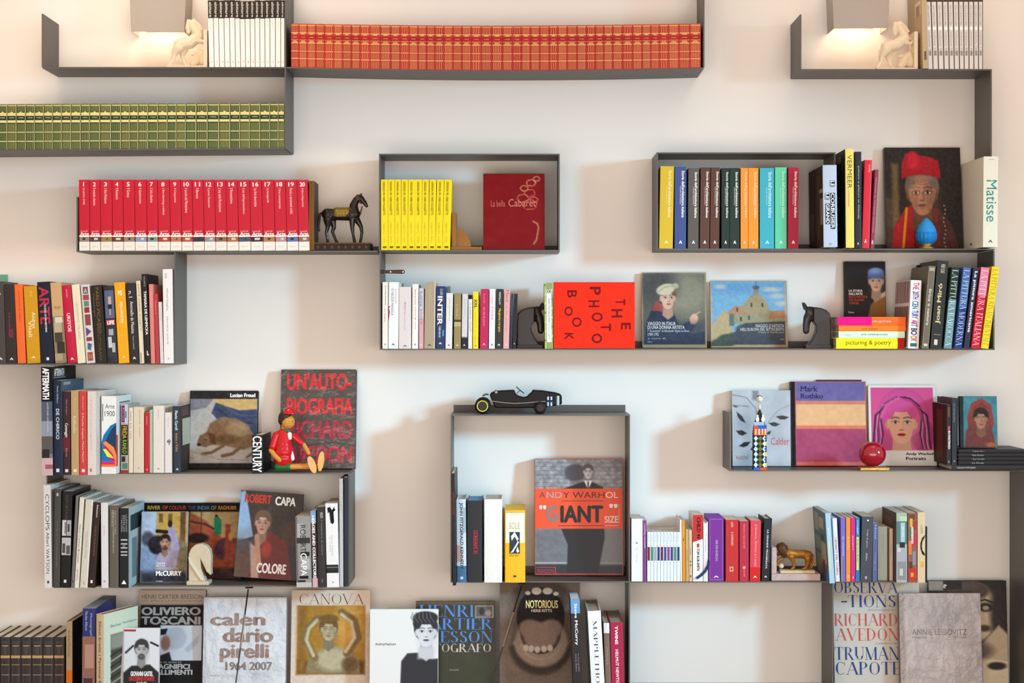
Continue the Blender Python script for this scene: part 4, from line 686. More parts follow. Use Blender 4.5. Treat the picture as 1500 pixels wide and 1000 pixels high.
Ii = [(1215.2, 1223, 751, -6.6, 'a4c4d4', 'pale blue spine of a tall painting book', [(T, 'giotto', .2, .5, .3, .6, 'd8ecf4', 'd'), (R_, .4, .8, .1, .5, 'c4d0b8')], {'Yf': -.05, 'd': .24, 'side': ('l', [(R_, 0, 1, 0, 1, '5c7484'), (R_, .06, .32, .1, .4, 'a49c8c'), (R_, .1, .26, .45, .8, 'b4a890'), (R_, .4, .6, .1, .45, '8c9480'), (R_, .45, .75, .5, .9, 'b0a488'), (R_, .65, .95, .1, .5, '9c9478'), (R_, .7, .9, .6, .75, '8c3c34'), (R_, .34, .42, .6, .75, '4c4438')])}),
 (1224, 1230.4, 758.7, -4.6, 'e4dede', 'white spine with red lettering', [(T, 'I SEGRETI DEL CORPO', .3, .9, .3, .75, 'c03048', 'd', 'b')]),
 (1232, 1238.6, 758, -.4, '7468b4', 'violet spine', [(T, 'la mente', .3, .6, .35, .7, 'e0dcf0', 'd'), (R_, .6, 1, 0, .3, '8c8c70')]),
 (1239.4, 1245.8, 758, 0, 'ee8838', 'orange spine', [(T, 'il cuore', .3, .5, .35, .7, 'f8d8b8', 'd'), (R_, .9, .94, .4, .6, 'f8e0c8')]),
 (1246.6, 1252.8, 758, 0, 'd4267c', 'magenta spine', [(T, 'amori', .28, .5, .3, .65, 'f8c0dc', 'd'), (R_, .92, .95, .4, .6, 'f4c8e0')]),
 (1253.6, 1259.4, 758, 0, '2c74a8', 'blue spine with yellow strip', [(T, 'viaggi', .03, .26, .3, .7, 'e0ecf4', 'd'), (R_, .3, .82, .15, .8, 'd8d070'), (T, 'isole', .34, .7, .3, .65, '5c6c3c', 'd')]),
 (1260.2, 1277, 756, 2.6, '45474e', 'wide charcoal spine', [(R_, .05, .07, .45, .6, 'e4e4e4'), (T, 'Colpi di genio', .2, .48, .42, .58, 'c0c4cc', 'd'), (T, 'Allen', .56, .68, .42, .56, 'd0d4dc', 'd'), (T, 'U', .92, .96, .4, .56, 'e4e4e4', 'h', 'B')]),
 (1278, 1284.8, 766, 1.2, '54608c', 'slate blue spine', [(T, 'Hotel', .03, .26, .35, .7, 'b8c4e0', 'd'), (T, 'sogni', .5, .8, .35, .65, 'c49cb4', 'd')]),
 (1286, 1299.8, 771, 0, 'b4bcac', 'sage green spine', [(T, 'passeggiate', .15, .5, .45, .58, '8c9484', 'd')], {'Yf': .02}),
 (1303, 1308, 774, 0, 'd8b8a4', 'thin peach spine', [(T, 'fiabe', .3, .5, .3, .65, 'a88c78', 'd')], {'Yf': .015}),
 (1313, 1328.8, 751, 0, 'a4b0a0', 'green spine with misty garden photograph', [(R_, .05, .12, .3, 1, 'b8d0a8'), (R_, .12, .45, 0, 1, '5c7c78'), (R_, .14, .42, .4, .8, 'a8c4c8'), (R_, .42, .5, .3, .8, '34343a'), (R_, .5, 1, 0, 1, 'a8aaac'), (R_, .5, .56, .1, .4, 'c8cac8'), (R_, .7, .96, .1, .9, '8c8e8c'), (R_, .8, .9, .3, .6, 'c4c4c0'), (T, 'giardini', .2, .34, .5, .72, 'f0f4f0', 'd')], {'Yf': -.03, 'd': .22, 'side': ('l', [(R_, 0, 1, 0, 1, '5c4c44'), (R_, .1, .4, .2, .7, '7c5c4c'), (R_, .5, .9, .5, .9, '4c4840')])}),
 (1330, 1343.4, 751, 0, '8c5c4c', 'spine with a crowd of market colours', [(R_, .02, .1, .1, .8, '6c4c2c'), (R_, .08, .2, .2, .5, 'e0a83c'), (R_, .12, .24, .55, .9, 'a83c34'), (R_, .24, .34, .1, .5, '4c7c5c'), (R_, .3, .48, .5, .95, 'c03c54'), (R_, .4, .6, .08, .4, 'e87c3c'), (R_, .55, .75, .5, .85, '8c8c94'), (R_, .7, .8, .1, .5, '6c3c2c'), (R_, .8, .97, .1, .9, 'c8382c'), (R_, .86, .92, .3, .6, 'e8a050'), (R_, .2, .44, .36, .56, 'f0e8e0'), (T, 'mercati', .21, .43, .38, .54, '8c3c34', 'd')], {'Yf': -.03, 'd': .22}),
 (1344.2, 1355.4, 750, 0, 'd8c09c', 'sandy spine with black loop drawing', [(T, 'calli', .18, .3, .4, .7, '7c6c54', 'd'), ('p', [(.32, 1), (.36, .6), (.44, .35), (.52, .35), (.6, .6), (.62, 1), (.58, .9), (.54, .62), (.48, .55), (.42, .62), (.36, .9)], '26221e'), (R_, .7, .78, .4, .8, 'e0b040')], {'Yf': -.03, 'd': .22}),
 (1355.8, 1358.4, 771, 0, '17151a', 'thin black spine', [], {'Yf': -.03, 'd': .22})]
row(Z(851), 'right of the lion', 'books right of the lion', Ii, Yf=-.01, d=.17, hard=False)

# lower right shelf
stand(1387, 1393.2, 592, 0, '2a2422', 'dark brown book with orange pink lettering beside the pink portrait cover', Z(680), -.03, .2, [(T, 'ritratti', .05, .2, .3, .7, 'c07850', 'd'), (R_, .36, .44, .3, .7, 'c85c7c'), (T, 'IN PARTENZA', .44, .74, .3, .8, 'e8e0dc', 'd', 'B'), (R_, .93, .96, .3, .6, '6c9cb4')], hard=False, side=('l', [(R_, 0, 1, 0, 1, '3a1f18'), (R_, .1, .9, .3, .7, '5c3020')]))
stand(1394.4, 1401.8, 583, 0, '2e2f33', 'black book standing left of the small boxed portrait', Z(680), -.03, .2, [(T, 'cronache', .08, .36, .3, .65, '8c949c', 'd'), (R_, .93, .95, .35, .6, '9c9ca0')])
stand(1397, 1403, 583, 0, '1e1c1c', 'black book behind the two dark spines on the grey flat book', Z(680), .1, .05, hard=False)

# lying books
def lie(x0, x1, y0, y1, col, label, group, Yf=-.02, d=.2, prints=(), zb=None, page='a89c8c', **k):
    xb = X(x1, Yf); h = xb-X(x0, Yf); z0 = zb if zb is not None else Z(y1, Yf); w = Z(y0, Yf)-Z(y1, Yf)
    r = empty('book', (xb, Yf, z0+w/2), label, 'book', group, (0, -math.pi/2, 0)); b = book_parts(r, w-.0003, h, d, col, True, page, **k)
    spine_print(r, w-.0003, h, b, prints); return z0+w
def lt(t, a0, a1, g0, g1, c, st='s'): return (T, t, a0, a1, g0, g1, c, 'd', st)
zq = Z(510.5); G1 = 'bright paperbacks stacked flat'
zq = lie(1225, 1325, 494.3, 510, 'f2e312', 'lemon yellow lying book with brush script at the bottom of the stack', G1, prints=[(R_, .9, 1, 0, 1, 'b8201c'), lt('picturing & poetry', .14, .8, .25, .78, '6a5c14')], zb=zq)
zq = lie(1228.6, 1325.5, 484, 493.7, 'd4efd0', 'pale mint lying book in the bright stack', G1, prints=[lt('arte contemporanea', .34, .74, .3, .7, '5c6c60'), lt('il saggio', .03, .2, .35, .6, '90a898')], zb=zq)
zq = lie(1228.6, 1327, 474.9, 483.5, 'f07c1c', 'orange lying book above the mint one', G1, prints=[lt('arte italiana', .35, .58, .3, .66, 'b85414')], zb=zq)
zq = lie(1227, 1327, 461.7, 474.3, 'f4681c', 'half pink half orange lying book topping the stack', G1, prints=[(R_, 0, .5, 0, 1, 'e6127c'), lt('arte oggi in Italia', .51, .78, .3, .62, 'f8dcd0')], zb=zq)
ZST = zq
G2 = 'black albums stacked flat'
z2 = Z(688); z2 = lie(1394, 1502, 680, 688.4, '2e2a2a', 'wide black flat album under the other stacked albums', G2, Yf=-.03, d=.22, prints=[lt('I GRANDI FOTOGRAFI', .07, .32, .35, .65, 'c8c4c0')], zb=z2, page='c8bca8')
ZFL = z2
for i, (n, t) in enumerate((('fourth and lowest of the thin black albums, resting on the wide one', 'La Moda'), ('third thin black album from the top of the stack', 'New York Red'), ('second thin black album from the top of the stack', 'Mark Ritratto'), ('topmost thin black album under the small boxed portrait', 'Magnum Sport'))):
    z2 = lie(1404+(i % 2), 1504, 675.3-5.8*i, 681-5.8*i, '262223', n, G2, Yf=-.035, d=.2, prints=[lt(t, .2, .37, .35, .7, 'b8b4b0')], zb=z2, page='b8b0a4')
ZTH = z2

# bottom row spines
dk = []
eb = [-14, 0, 15.2, 30.4, 46.2, 62.6, 78.6, 94.4]
for i in range(7):
    pr = [(R_, .0, 1, .18, .22, '5c5450'), (R_, 0, 1, .8, .84, '5c5450'), (R_, .06, .1, .25, .78, '4a4442'), (R_, .12, .135, .2, .8, 'a89070'), (R_, .27, .31, .04, .96, 'b8966a'), (R_, .14, .26, .3, .7, '4c4644'), (R_, .4, .415, .1, .9, '8c7050'), (R_, .55, .565, .1, .9, '8c7050')]
    dk.append((eb[i]+.3, eb[i+1]-.2, 933, 0, '382f2e', 'dark leather encyclopedia volume with gold band', pr))
row(Z(1028), 'of the bottom left set', 'dark leather volumes at bottom left', dk, Yf=-.04, d=.23)
stand(96.8, 106, 910, 0, 'b09a78', 'tan and orange spine beside the dark leather volumes', Z(1028), -.05, .23, [(R_, .58, 1, 0, 1, 'd8751c'), (T, 'Andrea Pazienza', .1, .42, .35, .65, '6c5c44', 'd')], side=('r', [(R_, 0, 1, 0, 1, '221c1c'), (R_, .2, .6, .3, .6, '4a2c3c')]))
stand(120, 139, 891, 1, '2c3066', 'indigo book with fleshy cover beside the tan spine', Z(1028), -.09, .29, [(T, 'Nudes Album', .03, .22, .2, .4, 'a8b0d8', 'd'), (T, 'Photography', .05, .3, .55, .75, 'a8b0d8', 'd'), (R_, .28, 1, 0, 1, '8c6456'), (R_, .36, .6, .2, .9, 'b08474'), (R_, .7, .86, .1, .8, '4c3434')], hard=False, page='9c9894')
stand(841.5, 855, 877, -6, '2c2526', 'black book with blue head leaning on the open mouth cover', Z(1028), -.1, .15, [(R_, 0, .13, 0, 1, '6c98c8'), (T, 'Steve McCurry', .04, .42, .3, .7, 'f2f0f0', 'd', 'b'), (T, 'storie dietro', .5, .66, .3, .46, '9c9894', 'd'), (T, 'le fotografie', .5, .66, .56, .72, '9c9894', 'd')], hard=False, page='c8d4dc')
Kk = [(868, 887.5, 894, -7.5, 'eceeea', 'thick white book with spaced capitals', [(T, 'MAPPLETHORPE', .1, .95, .36, .66, '4a4a4c', 'd', 'd')], {'page': 'b8a490'}),
 (888, 896.4, 912, -4, '7a6456', 'thin brown book', [(R_, 0, .12, 0, 1, 'd8dcdc'), (T, 'TRIBALE', .28, .5, .3, .6, 'a89484', 'd')], {'page': 'c4a88c'}),
 (897, 916, 911, -3.5, 'a81e44', 'crimson book with white title', [(T, 'TWINS', .04, .26, .35, .58, 'f4e0e4', 'd', 'B'), (T, 'HELMUT NEWTON', .32, .76, .35, .58, 'f4e0e4', 'd', 'b'), (R_, .84, .88, .4, .6, 'f4e0e4')], {'page': 'a08c7c'})]
row(Z(1028), 'of the slanted trio by the open mouth cover', 'slanted spines beside the open mouth cover', Kk, Yf=-.08, d=.26)

# ------------------------------------------------------------------ covers facing the room
def face_txt(t, x0, y0, x1, y1, c, st='s', rot='h'): return ('t', t, x0, y0, x1, y1, c, rot, st)
ft = face_txt
Z364, Z366, Z510, Z692, Z857, Z851, Z688, ZB = Z(364), Z(366), Z(510.5), Z(692), Z(857), Z(851), Z(688), Z(1028)

a = Art(1291, 216, 1411, 364, '2c2624')
a.rect(1290, 290, 1310, 364, '4a3a28', 6); a.rect(1302, 240, 1312, 364, '6a5436', 6)
a.poly([(1299, 364), (1303, 335), (1320, 308), (1336, 300), (1370, 305), (1392, 330), (1404, 364)], '6a2a26', 3)
a.poly([(1299, 364), (1303, 335), (1322, 306), (1334, 300), (1334, 364)], 'a42026', 2); a.line([(1324, 306), (1317, 364)], 4, 'd08428')
a.poly([(1372, 304), (1394, 330), (1404, 364), (1376, 364)], '4c2c28', 3)
for k in range(11): a.ell(1337+2*math.sin(k), 300+6*k, 1.6, 1.6, '3a2420'); a.ell(1383+1.5*math.sin(k*1.3), 302+6*k, 1.2, 1.2, 'a08c80')
a.face(1349, 284, 32, 'ab7a60', '6a5a54', lip='7c4a40', hat=None, wrinkle=1, shade=.6, look=-.1)
a.ell(1338, 276, 8, 6, 'c89880', 6, al=.5); a.ell(1349, 262, 14, 5, 'c08c70', 5, al=.5)
a.poly([(1317, 262), (1318, 240), (1324, 226), (1334, 221), (1348, 228), (1362, 230), (1376, 236), (1379, 262), (1364, 258), (1348, 256), (1332, 258)], '9c1a24', 2); a.ell(1336, 236, 9, 12, 'b82430', 6)
a.noise(7, 3, 3)
face_book(1299, 1411, 216, '1c1816', 'big cover portrait of an elderly person in a red cap and robe', Z364, .03, art=a, gloss=True, roll=0, canvas=(1291, 216, 1411, 366))

a = Art(707, 254, 798, 366, '7a0410'); a.noise(4, 14, 5)
for k, (cx, cy, r) in enumerate([(778, 268, 7), (786, 262, 5), (768, 276, 6), (776, 283, 8), (766, 291, 9), (782, 293, 6), (776, 300, 11)]):
    for q in range(5):
        an = q*1.3+k; a.line([(cx+r*math.cos(an), cy+.7*r*math.sin(an)), (cx+r*math.cos(an+1), cy+.7*r*math.sin(an+1))], 1.3, 'e0a878' if k < 3 else 'd07860', 1, .8)
a.line([(781, 325), (787, 328), (789, 334), (786, 352), (782, 358)], 2.4, 'a8724a', 1.5)
face_book(707.5, 798, 254, '5a0410', 'glossy dark red hardback with gold drawing inside the yellow book box', Z366, .05, tilt=3, Yb=.035, art=a, gloss=True, coat=.5, texts=[ft('La bella', 719, 294, 740, 303, 'b86058'), ft('Cabaret', 745, 292, 785, 303, 'c87868')])

tx = [('B', 831, 425, 845, 436), ('O', 827, 449, 839, 463), ('O', 838, 465, 852, 479), ('K', 827, 488, 840, 498), ('P', 864, 420, 880, 432), ('H', 862, 440, 878, 450), ('O', 867, 458, 883, 471), ('T', 880, 474, 895, 485), ('O', 867, 489, 882, 503), ('T', 902, 438, 916, 447), ('H', 896, 453, 912, 465), ('E', 910, 473, 924, 483)]
a = Art(811, 413, 930, 512, 'f02c14'); r = random.Random(2)
for k in range(9): x = r.uniform(815, 900); y = r.uniform(416, 490); a.line([(x, y), (x+r.uniform(10, 28), y+r.uniform(-5, 5)), (x+r.uniform(12, 26), y+22)], .7, 'd02410')
face_book(811, 930, 413, 'e02a14', 'square bright red cover with scattered dark letters', Z510, .04, tilt=2, Yb=-.006, art=a, texts=[ft(t, x0, y0, x1, y1, '6c1418', 'b', 'd') for t, x0, y0, x1, y1 in tx])

a = Art(940, 399, 1036, 508, 'b09c78'); a.rect(942.5, 401, 1033.5, 505.5, '5f6058'); a.ell(1008, 430, 34, 34, '8c8a76', 30); a.ell(965, 420, 26, 26, '50504e', 26)
a.poly([(943, 505), (948, 470), (958, 448), (972, 440), (985, 452), (995, 478), (1012, 470), (1020, 478), (1010, 490), (1033, 486), (1033, 505)], '33394a', 2)
a.poly([(955, 455), (962, 441), (974, 448), (984, 466), (978, 458)], '9c4a4a', 2)
a.face(979, 437, 16, 'dcb49c', '6c5a44', lip='b8605a', look=.3, shade=.8); a.ell(976, 424, 14, 8, 'c8c0a4', 2, -15); a.ell(990, 419, 5, 4, 'b8b094', 2); a.line([(964, 428), (974, 421), (988, 418)], 1.2, '9c9478')
a.ell(1017, 468, 6, 8, 'd8a88c', 2, 20); a.line([(1018, 462), (1026, 457)], 1.5, 'd8a88c')
a.rect(943, 472, 1033, 505, '3c4458', 12, .55); a.noise(4, 3, 4)
face_book(941, 1035.5, 399, 'a8926c', 'beige framed cover with a portrait in a pale headwrap', Z510, .018, art=a, texts=[ft('VIAGGIO IN ITALIA', 949, 472, 990, 477, 'e4e4e4', 'n'), ft('DI UNA DONNA ARTISTA', 949, 477.5, 1003, 482.5, 'e4e4e4', 'n'), ft('I "Souvenirs" di Elisabeth Vigée Le Brun', 949, 483.5, 1010, 488, 'c8ccd4'), ft('1789-1792', 949, 488.5, 965, 492.5, 'd0d4dc'), ft('a cura di', 949, 495, 975, 497.5, 'a8b0bc'), ft('Electa', 949, 500, 955, 502.5, 'a8b0bc')])

a = Art(1041, 411, 1153, 508, 'b8a284'); a.rect(1044, 413, 1151, 505.5, '79a9c8'); a.rect(1044, 413, 1151, 430, '6a9cc4', 12)
for x, y, rx in ((1132, 424, 14), (1140, 434, 10), (1056, 420, 8), (1146, 445, 9)): a.ell(x, y, rx, 3.5, 'b4bcb8', 4)
a.poly([(1044, 476), (1060, 456), (1072, 458), (1074, 506), (1044, 506)], 'b4a27c', 2); a.rect(1072, 457, 1151, 475, '9a9478', 2)
a.poly([(1064, 460), (1078, 448), (1092, 450), (1100, 460)], 'b48864', 1.5); a.poly([(1130, 456), (1151, 455), (1151, 466), (1127, 467)], 'b07c58', 1.5)
a.poly([(1086, 458), (1091, 445), (1100, 434), (1109, 430), (1118, 434), (1126, 446), (1130, 460)], 'a39474', 1.5); a.rect(1105, 420, 1113, 432, '8c8a80', 1); a.ell(1109, 421, 5, 3, '5c6068', 1); a.line([(1109, 412), (1109, 420)], 1, '5c6068')
for x, y in ((1102, 447), (1118, 447), (1081, 454), (1086, 468), (1098, 466), (1071, 470)): a.rect(x-1.5, y-3, x+1.5, y+3, '4c5450', 1)
a.rect(1069, 460, 1076, 478, '5c706c', 1.5)
for x, y, r_ in ((1064, 500, 14), (1076, 496, 12), (1090, 484, 12), (1052, 506, 12)): a.ell(x, y, r_, r_*.7, '4c564c', 3)
a.poly([(1062, 506), (1078, 486), (1092, 474), (1151, 471), (1151, 506)], '4a4f56', 2); a.noise(6, 3, 6)
face_book(1041.5, 1154.5, 411, 'b09672', 'wide cover painting of a domed building under blue sky', Z510, .02, tilt=8, art=a, texts=[ft("VIAGGIO D'ARTISTA", 1107, 475.5, 1149, 480.5, 'd0d4d4', 'n'), ft("NELL'EUROPA DEL SETTECENTO", 1085, 481, 1149, 485.5, 'd0d4d4', 'n'), ft('Il diario di Thomas Jones', 1112, 486.5, 1149, 489.5, 'b8c0c4'), ft('Electa', 1144, 497, 1149, 499, 'b8c0c4')])

a = Art(1237, 383, 1298, 470, '241f20'); a.poly([(1270, 470), (1276, 446), (1286, 436), (1298, 432), (1298, 470)], '8c6430', 2); a.poly([(1279, 437), (1298, 426), (1298, 433), (1282, 442)], 'c8bcb0', 1.5)
a.face(1284, 412, 15, 'dcb8a0', '4a5a84', lip='b0605c', shade=.75, dark='4a3830'); a.ell(1284, 400, 12, 8, '5c70a4', 2); a.ell(1283, 397, 8, 4, '8090bc', 4)
face_book(1237, 1298, 383, '1c181a', 'black cover with a portrait in a blue headscarf above the bright stack', ZST+.0004, .02, tilt=4, art=a, gloss=True, canvas=(1237, 383, 1298, 464), texts=[ft('LA STORIA', 1244, 424, 1264, 427.5, 'f0ece8', 'b'), ft("DELL'ARTE", 1244, 428.5, 1264, 432, 'f0ece8', 'b'), ft('RACCONTATA', 1244, 433, 1271, 436.5, 'c04c34', 'b'), ft('DA FLAVIO', 1244, 437.5, 1266, 441, 'c04c34', 'b'), ft('CAROLI', 1244, 442, 1258, 445.5, 'c04c34', 'b'), ft('Electa', 1243, 456, 1251, 458.5, 'e0dcd8', 'b')])

a = Art(276, 572, 377, 692, '2a2728'); a.rect(277, 585, 375, 682, 'b0aaa4')
a.poly([(310, 585), (375, 585), (375, 602), (340, 600), (318, 594)], 'c4a468', 2); a.poly([(277, 585), (310, 585), (300, 598), (277, 602)], '7c7c84', 2)
a.poly([(314, 590), (330, 596), (350, 602), (375, 600), (375, 640), (352, 630), (322, 622), (308, 606)], '3e4660', 2); a.line([(318, 600), (340, 618), (370, 622)], 2, '2c3248', 2); a.line([(330, 598), (350, 610), (374, 610)], 1.5, '505a78', 2)
a.poly([(300, 640), (306, 622), (322, 612), (344, 614), (362, 624), (372, 642), (370, 656), (356, 662), (330, 656), (308, 654)], '84684e', 2.5); a.ell(346, 630, 16, 10, '9c7c5c', 6); a.ell(330, 646, 18, 7, '6a5038', 5)
a.poly([(288, 650), (292, 640), (304, 634), (316, 640), (316, 652), (300, 658), (290, 656)], '7a5c42', 2); a.ell(291, 654, 3, 2.5, '2c2018', 1); a.poly([(304, 636), (314, 638), (316, 654), (308, 652)], '5c442e', 1.5); a.line([(298, 646), (302, 647)], 1.2, '2c2018')
a.line([(326, 656), (310, 666), (296, 668)], 4.5, '785a40', 2); a.line([(352, 658), (340, 668), (326, 671)], 5, '74563c', 2); a.line([(370, 650), (374, 664), (362, 673)], 3, '6c5038', 2)
a.line([(280, 664), (320, 676), (372, 678)], 1, '8c8680'); 
a.noise(9, 4, 8)
face_book(274.5, 375.5, 572, '242122', 'square cover with a sleeping brown dog on a blue blanket', Z692, .02, tilt=9, art=a, canvas=(275, 572, 376, 690), texts=[ft('Lucian Freud', 335, 576, 372, 582, 'f4f0ec', 'B'), ft('Electa', 277, 673, 284, 675, '5c5654')])

a = Art(408, 541, 521, 691, '4c403a'); a.noise(6, 18, 9)
def rough(t, x0, y0, x1, y1, c): return ft(t, x0, y0, x1, y1, c, 'B')
face_book(409, 520, 541, '43362f', 'plastic wrapped brown cover with big red capitals behind the doll', Z692, .03, tilt=8, art=a, m=WRAP, canvas=(409, 541, 520, 690), texts=[rough("UN'AUTO-", 418, 546, 514, 572, 'd0202a'), rough('BIOGRAFIA', 418, 584, 516, 609, 'd41c28'), rough('RICHARD', 420, 618, 516, 645, 'a81e38'), rough('AVEDON', 420, 656, 516, 682, 'b41e34')])

a = Art(203, 736, 352, 857, '5c3c2c'); a.rect(203, 736, 352, 751, '14100f')
a.rect(276, 750, 352, 792, 'a88c60', 3); a.poly([(276, 752), (300, 765), (330, 800), (352, 800), (352, 857), (276, 857)], '9c4a30', 4); a.line([(278, 766), (298, 770), (316, 780)], 3, '3c2820'); a.line([(292, 750), (292, 790)], 1.5, '4a3424')
a.poly([(311, 760), (316, 756), (322, 764), (322, 786), (312, 786)], '1c7c54', 1.2); a.ell(314, 757, 2, 2.5, '3c2818'); a.ell(324, 810, 12, 16, '4a3038', 4); a.rect(328, 770, 336, 850, '8c3c28', 3); a.ell(336, 790, 3, 6, 'd08c4c', 3); a.rect(280, 838, 352, 857, '3c2420', 6); a.ell(288, 792, 16, 8, '2c1c1a', 3)
a.noise(10, 4, 10); a.rect(203, 736, 352, 750, '14100f')
rc = ['c8a040', 'c84c28', 'a8402c', '3c4868', '486878', '7c7c50', 'c08030']
face_book(206, 352, 736, '3a1620', 'wide cover with rust coloured street scene under rainbow capitals', Z857, .022, tilt=9, art=a, canvas=(205, 736, 352, 855), texts=[ft(t, x0, 741, x1, 747, c, 'b') for t, x0, x1, c in (('RIVER', 212, 231, rc[0]), ('OF', 234, 242, rc[1]), ('COLOUR', 244, 269, rc[2]), ('THE', 272, 283, rc[3]), ('INDIA', 286, 304, rc[4]), ('OF', 306, 314, rc[5]), ('RAGHUBIR', 317, 344, rc[6]))])

a = Art(204, 749, 276, 848, '8c98ac'); a.rect(226, 749, 276, 800, 'b8944c', 3); a.rect(262, 749, 270, 820, '5c4430', 2)
for x in (230, 244): a.rect(x, 752, x+6, 764, '6c5430', 1)
a.rect(204, 749, 226, 780, 'a8b8cc', 3); a.ell(214, 786, 9, 10, '4c4c5c', 4); a.rect(204, 800, 230, 848, '7c90b0', 4); a.ell(262, 812, 14, 26, '7c7054', 5)
a.ell(229, 795, 14, 13, '1c1c20', 3)
a.line([(252, 822), (256, 800), (250, 776)], 12, '9c94b4', 2); a.poly([(226, 820), (232, 806), (250, 802), (258, 818), (254, 830), (226, 830)], '9c94ac', 2)
a.face(240, 792, 10, 'c0907c', '2c2220', lip='8c5048', beard='3a2a24', shade=.7); a.line([(228, 776), (242, 777)], 5, '1c1a1c'); a.ell(247, 766, 3.5, 5, '2c1c18'); a.rect(204, 832, 276, 848, '26262c', 8, .9); a.noise(12, 4, 11)
face_book(204.5, 272.5, 749, 'b0b0b0', 'cover with a bearded person raising an arm over a camera', Z857, .014, Yb=.045, tilt=8, art=a, canvas=(204, 749, 273, 847), texts=[ft('GIANNI', 228, 819, 241, 821.6, 'e8e8e0', 'b'), ft('RIOTTA', 228, 822.4, 241, 825, 'e8e8e0', 'b'), ft('IL MONDO DI STEVE', 228, 826, 261, 829, 'c8c8c8'), ft('McCURRY', 228, 830.5, 266, 837.5, 'f6f4f2', 'B'), ft('saggi', 228, 844, 238, 845.5, 'd8d8d8', 'b')])

a = Art(345, 723, 443, 851, '3a2c24'); a.poly([(345, 726), (352, 723), (370, 790), (345, 800)], '8ca8c8', 2); a.rect(345, 795, 372, 830, '4c4c58', 5); a.poly([(345, 830), (360, 800), (375, 851), (345, 851)], '5c4434', 4); a.rect(415, 765, 440, 800, '4a3428', 6)
a.poly([(368, 851), (372, 820), (378, 790), (398, 782), (424, 796), (436, 851)], '6c2220', 3); a.poly([(372, 851), (366, 800), (378, 806), (384, 851)], 'b8988c', 3)
a.face(383, 770, 16, 'c8a08c', '6a4a34', lip='9c3c38', look=-.15, shade=.7); a.line([(376, 790), (380, 816), (383, 832)], 8, 'b88e78', 2); a.ell(392, 808, 8, 12, '9c3426', 4); a.noise(6, 4, 12)
face_book(342, 434, 723.5, '2c2420', 'tilted cover portrait in red jacket under red and white capitals', Z857, .02, tilt=6, Yb=.085, roll=4.2, art=a, gloss=True, canvas=(345, 723, 443, 851), texts=[ft('ROBERT', 352, 728, 394, 741, 'c83020', 'B'), ft('CAPA', 400, 729, 432, 742, 'f0ece8', 'B'), ft('COLORE', 380, 828, 426, 843, 'f4f0ec', 'B')])

a = Art(783, 671, 913, 846, '8c8a8e'); a.noise(26, 5, 13); r = random.Random(5)
for j in range(8): a.line([(783, 677+6*j), (913, 678+6*j)], 1, '66646a', 1, .7)
a.rect(783, 775, 913, 832, '5c5e66', 8, .7); a.rect(783, 826, 913, 828, 'b0b0b4', 1.5); a.rect(783, 829, 913, 846, '2c2c32', 3); a.rect(876, 775, 912, 830, '7c787a', 6, .7)
a.ell(843, 692, 16, 13, '4c4a52', 4); a.poly([(818, 718), (838, 712), (852, 706), (868, 706), (884, 714), (886, 790), (876, 842), (830, 842), (832, 800), (822, 775)], '202024', 2)
a.face(862, 691, 10, 'c8c8cc', '4c4c50', lip='6c6c70', dark='202022', shade=.6); a.poly([(856, 704), (868, 704), (862, 718)], 'e0e0e4', 1); a.line([(862, 706), (862, 717)], 2, '18181c'); a.rect(783, 716, 913, 776, 'e8502a', .8)
face_book(783, 913, 671.5, 'b03c2c', 'large cover with a suited person behind an orange band', Z851, .05, tilt=5, art=a, gloss=True, canvas=(783, 671, 913, 845), margin=.002, texts=[ft('A', 790, 721, 799, 730, '4c4448'), ft('ND', 801, 721, 823, 730, 'a8a0a0'), ft('Y WARH', 825, 721, 886, 730, '2c2422'), ft('OL', 888, 721, 906, 730, 'f0d8cc'), ('r', 823, 734, 885, 734.8, '3c2c28'), ft('"', 790, 741, 800, 747, 'd8d0cc', 'b'), ft('G', 800, 741, 817, 766, '7c787c', 'B'), ft('IANT', 821, 741, 884, 767, '221e20', 'B'), ft('"', 893, 739, 905, 745, 'f0e0d8', 'b'), ft('SIZE', 886, 757, 906, 767, 'e8d0c8', 'b'), ('r', 818, 771, 886, 771.8, '3c2c28'), ('r', 886, 771, 906, 771.6, 'e8c8bc'), ('r', 907, 740, 907.6, 768, 'e8c8bc'), ('r', 785, 833, 814, 833.8, 'c83c44'), ft('PHAIDON', 787, 836, 811, 842, 'a83c48'), ('r', 813, 833, 814, 843, 'c83c44'), ('r', 785, 842.5, 912, 843.2, 'c83c44')])

a = Art(1065, 571, 1160, 690, 'a9b0b8'); a.noise(14, 26, 14)
def leaf(x0, y0, x1, y1, w): 
    nx, ny = -(y1-y0), x1-x0; L = math.hypot(nx, ny); nx, ny = nx/L*w, ny/L*w
    a.poly([(x0, y0), ((x0*2+x1)/3+nx, (y0*2+y1)/3+ny), ((x0+x1*2)/3+nx, (y0+y1*2)/3+ny), (x1, y1), ((x0+x1)/2-nx*.6, (y0+y1)/2-ny*.6)], '24262a', 1)
for q in ((1072, 604, 1087, 622, 4), (1071, 634, 1089, 638, 5), (1075, 658, 1095, 651, 4.5), (1094, 664, 1105, 656, 4), (1066, 595, 1075, 597, 1.5), (1136, 612, 1158, 613, 4), (1124, 622, 1143, 624, 4), (1120, 640, 1128, 634, 3)): leaf(*q)
a.line([(1066, 578), (1088, 582), (1104, 600), (1106, 620)], .8, '44464c'); a.line([(1124, 620), (1140, 602), (1159, 594)], .7, '6c6e74'); a.line([(1066, 594), (1092, 596)], .8, '44464c'); a.rect(1098, 571, 1108, 586, '5c5e64', 4, .7)
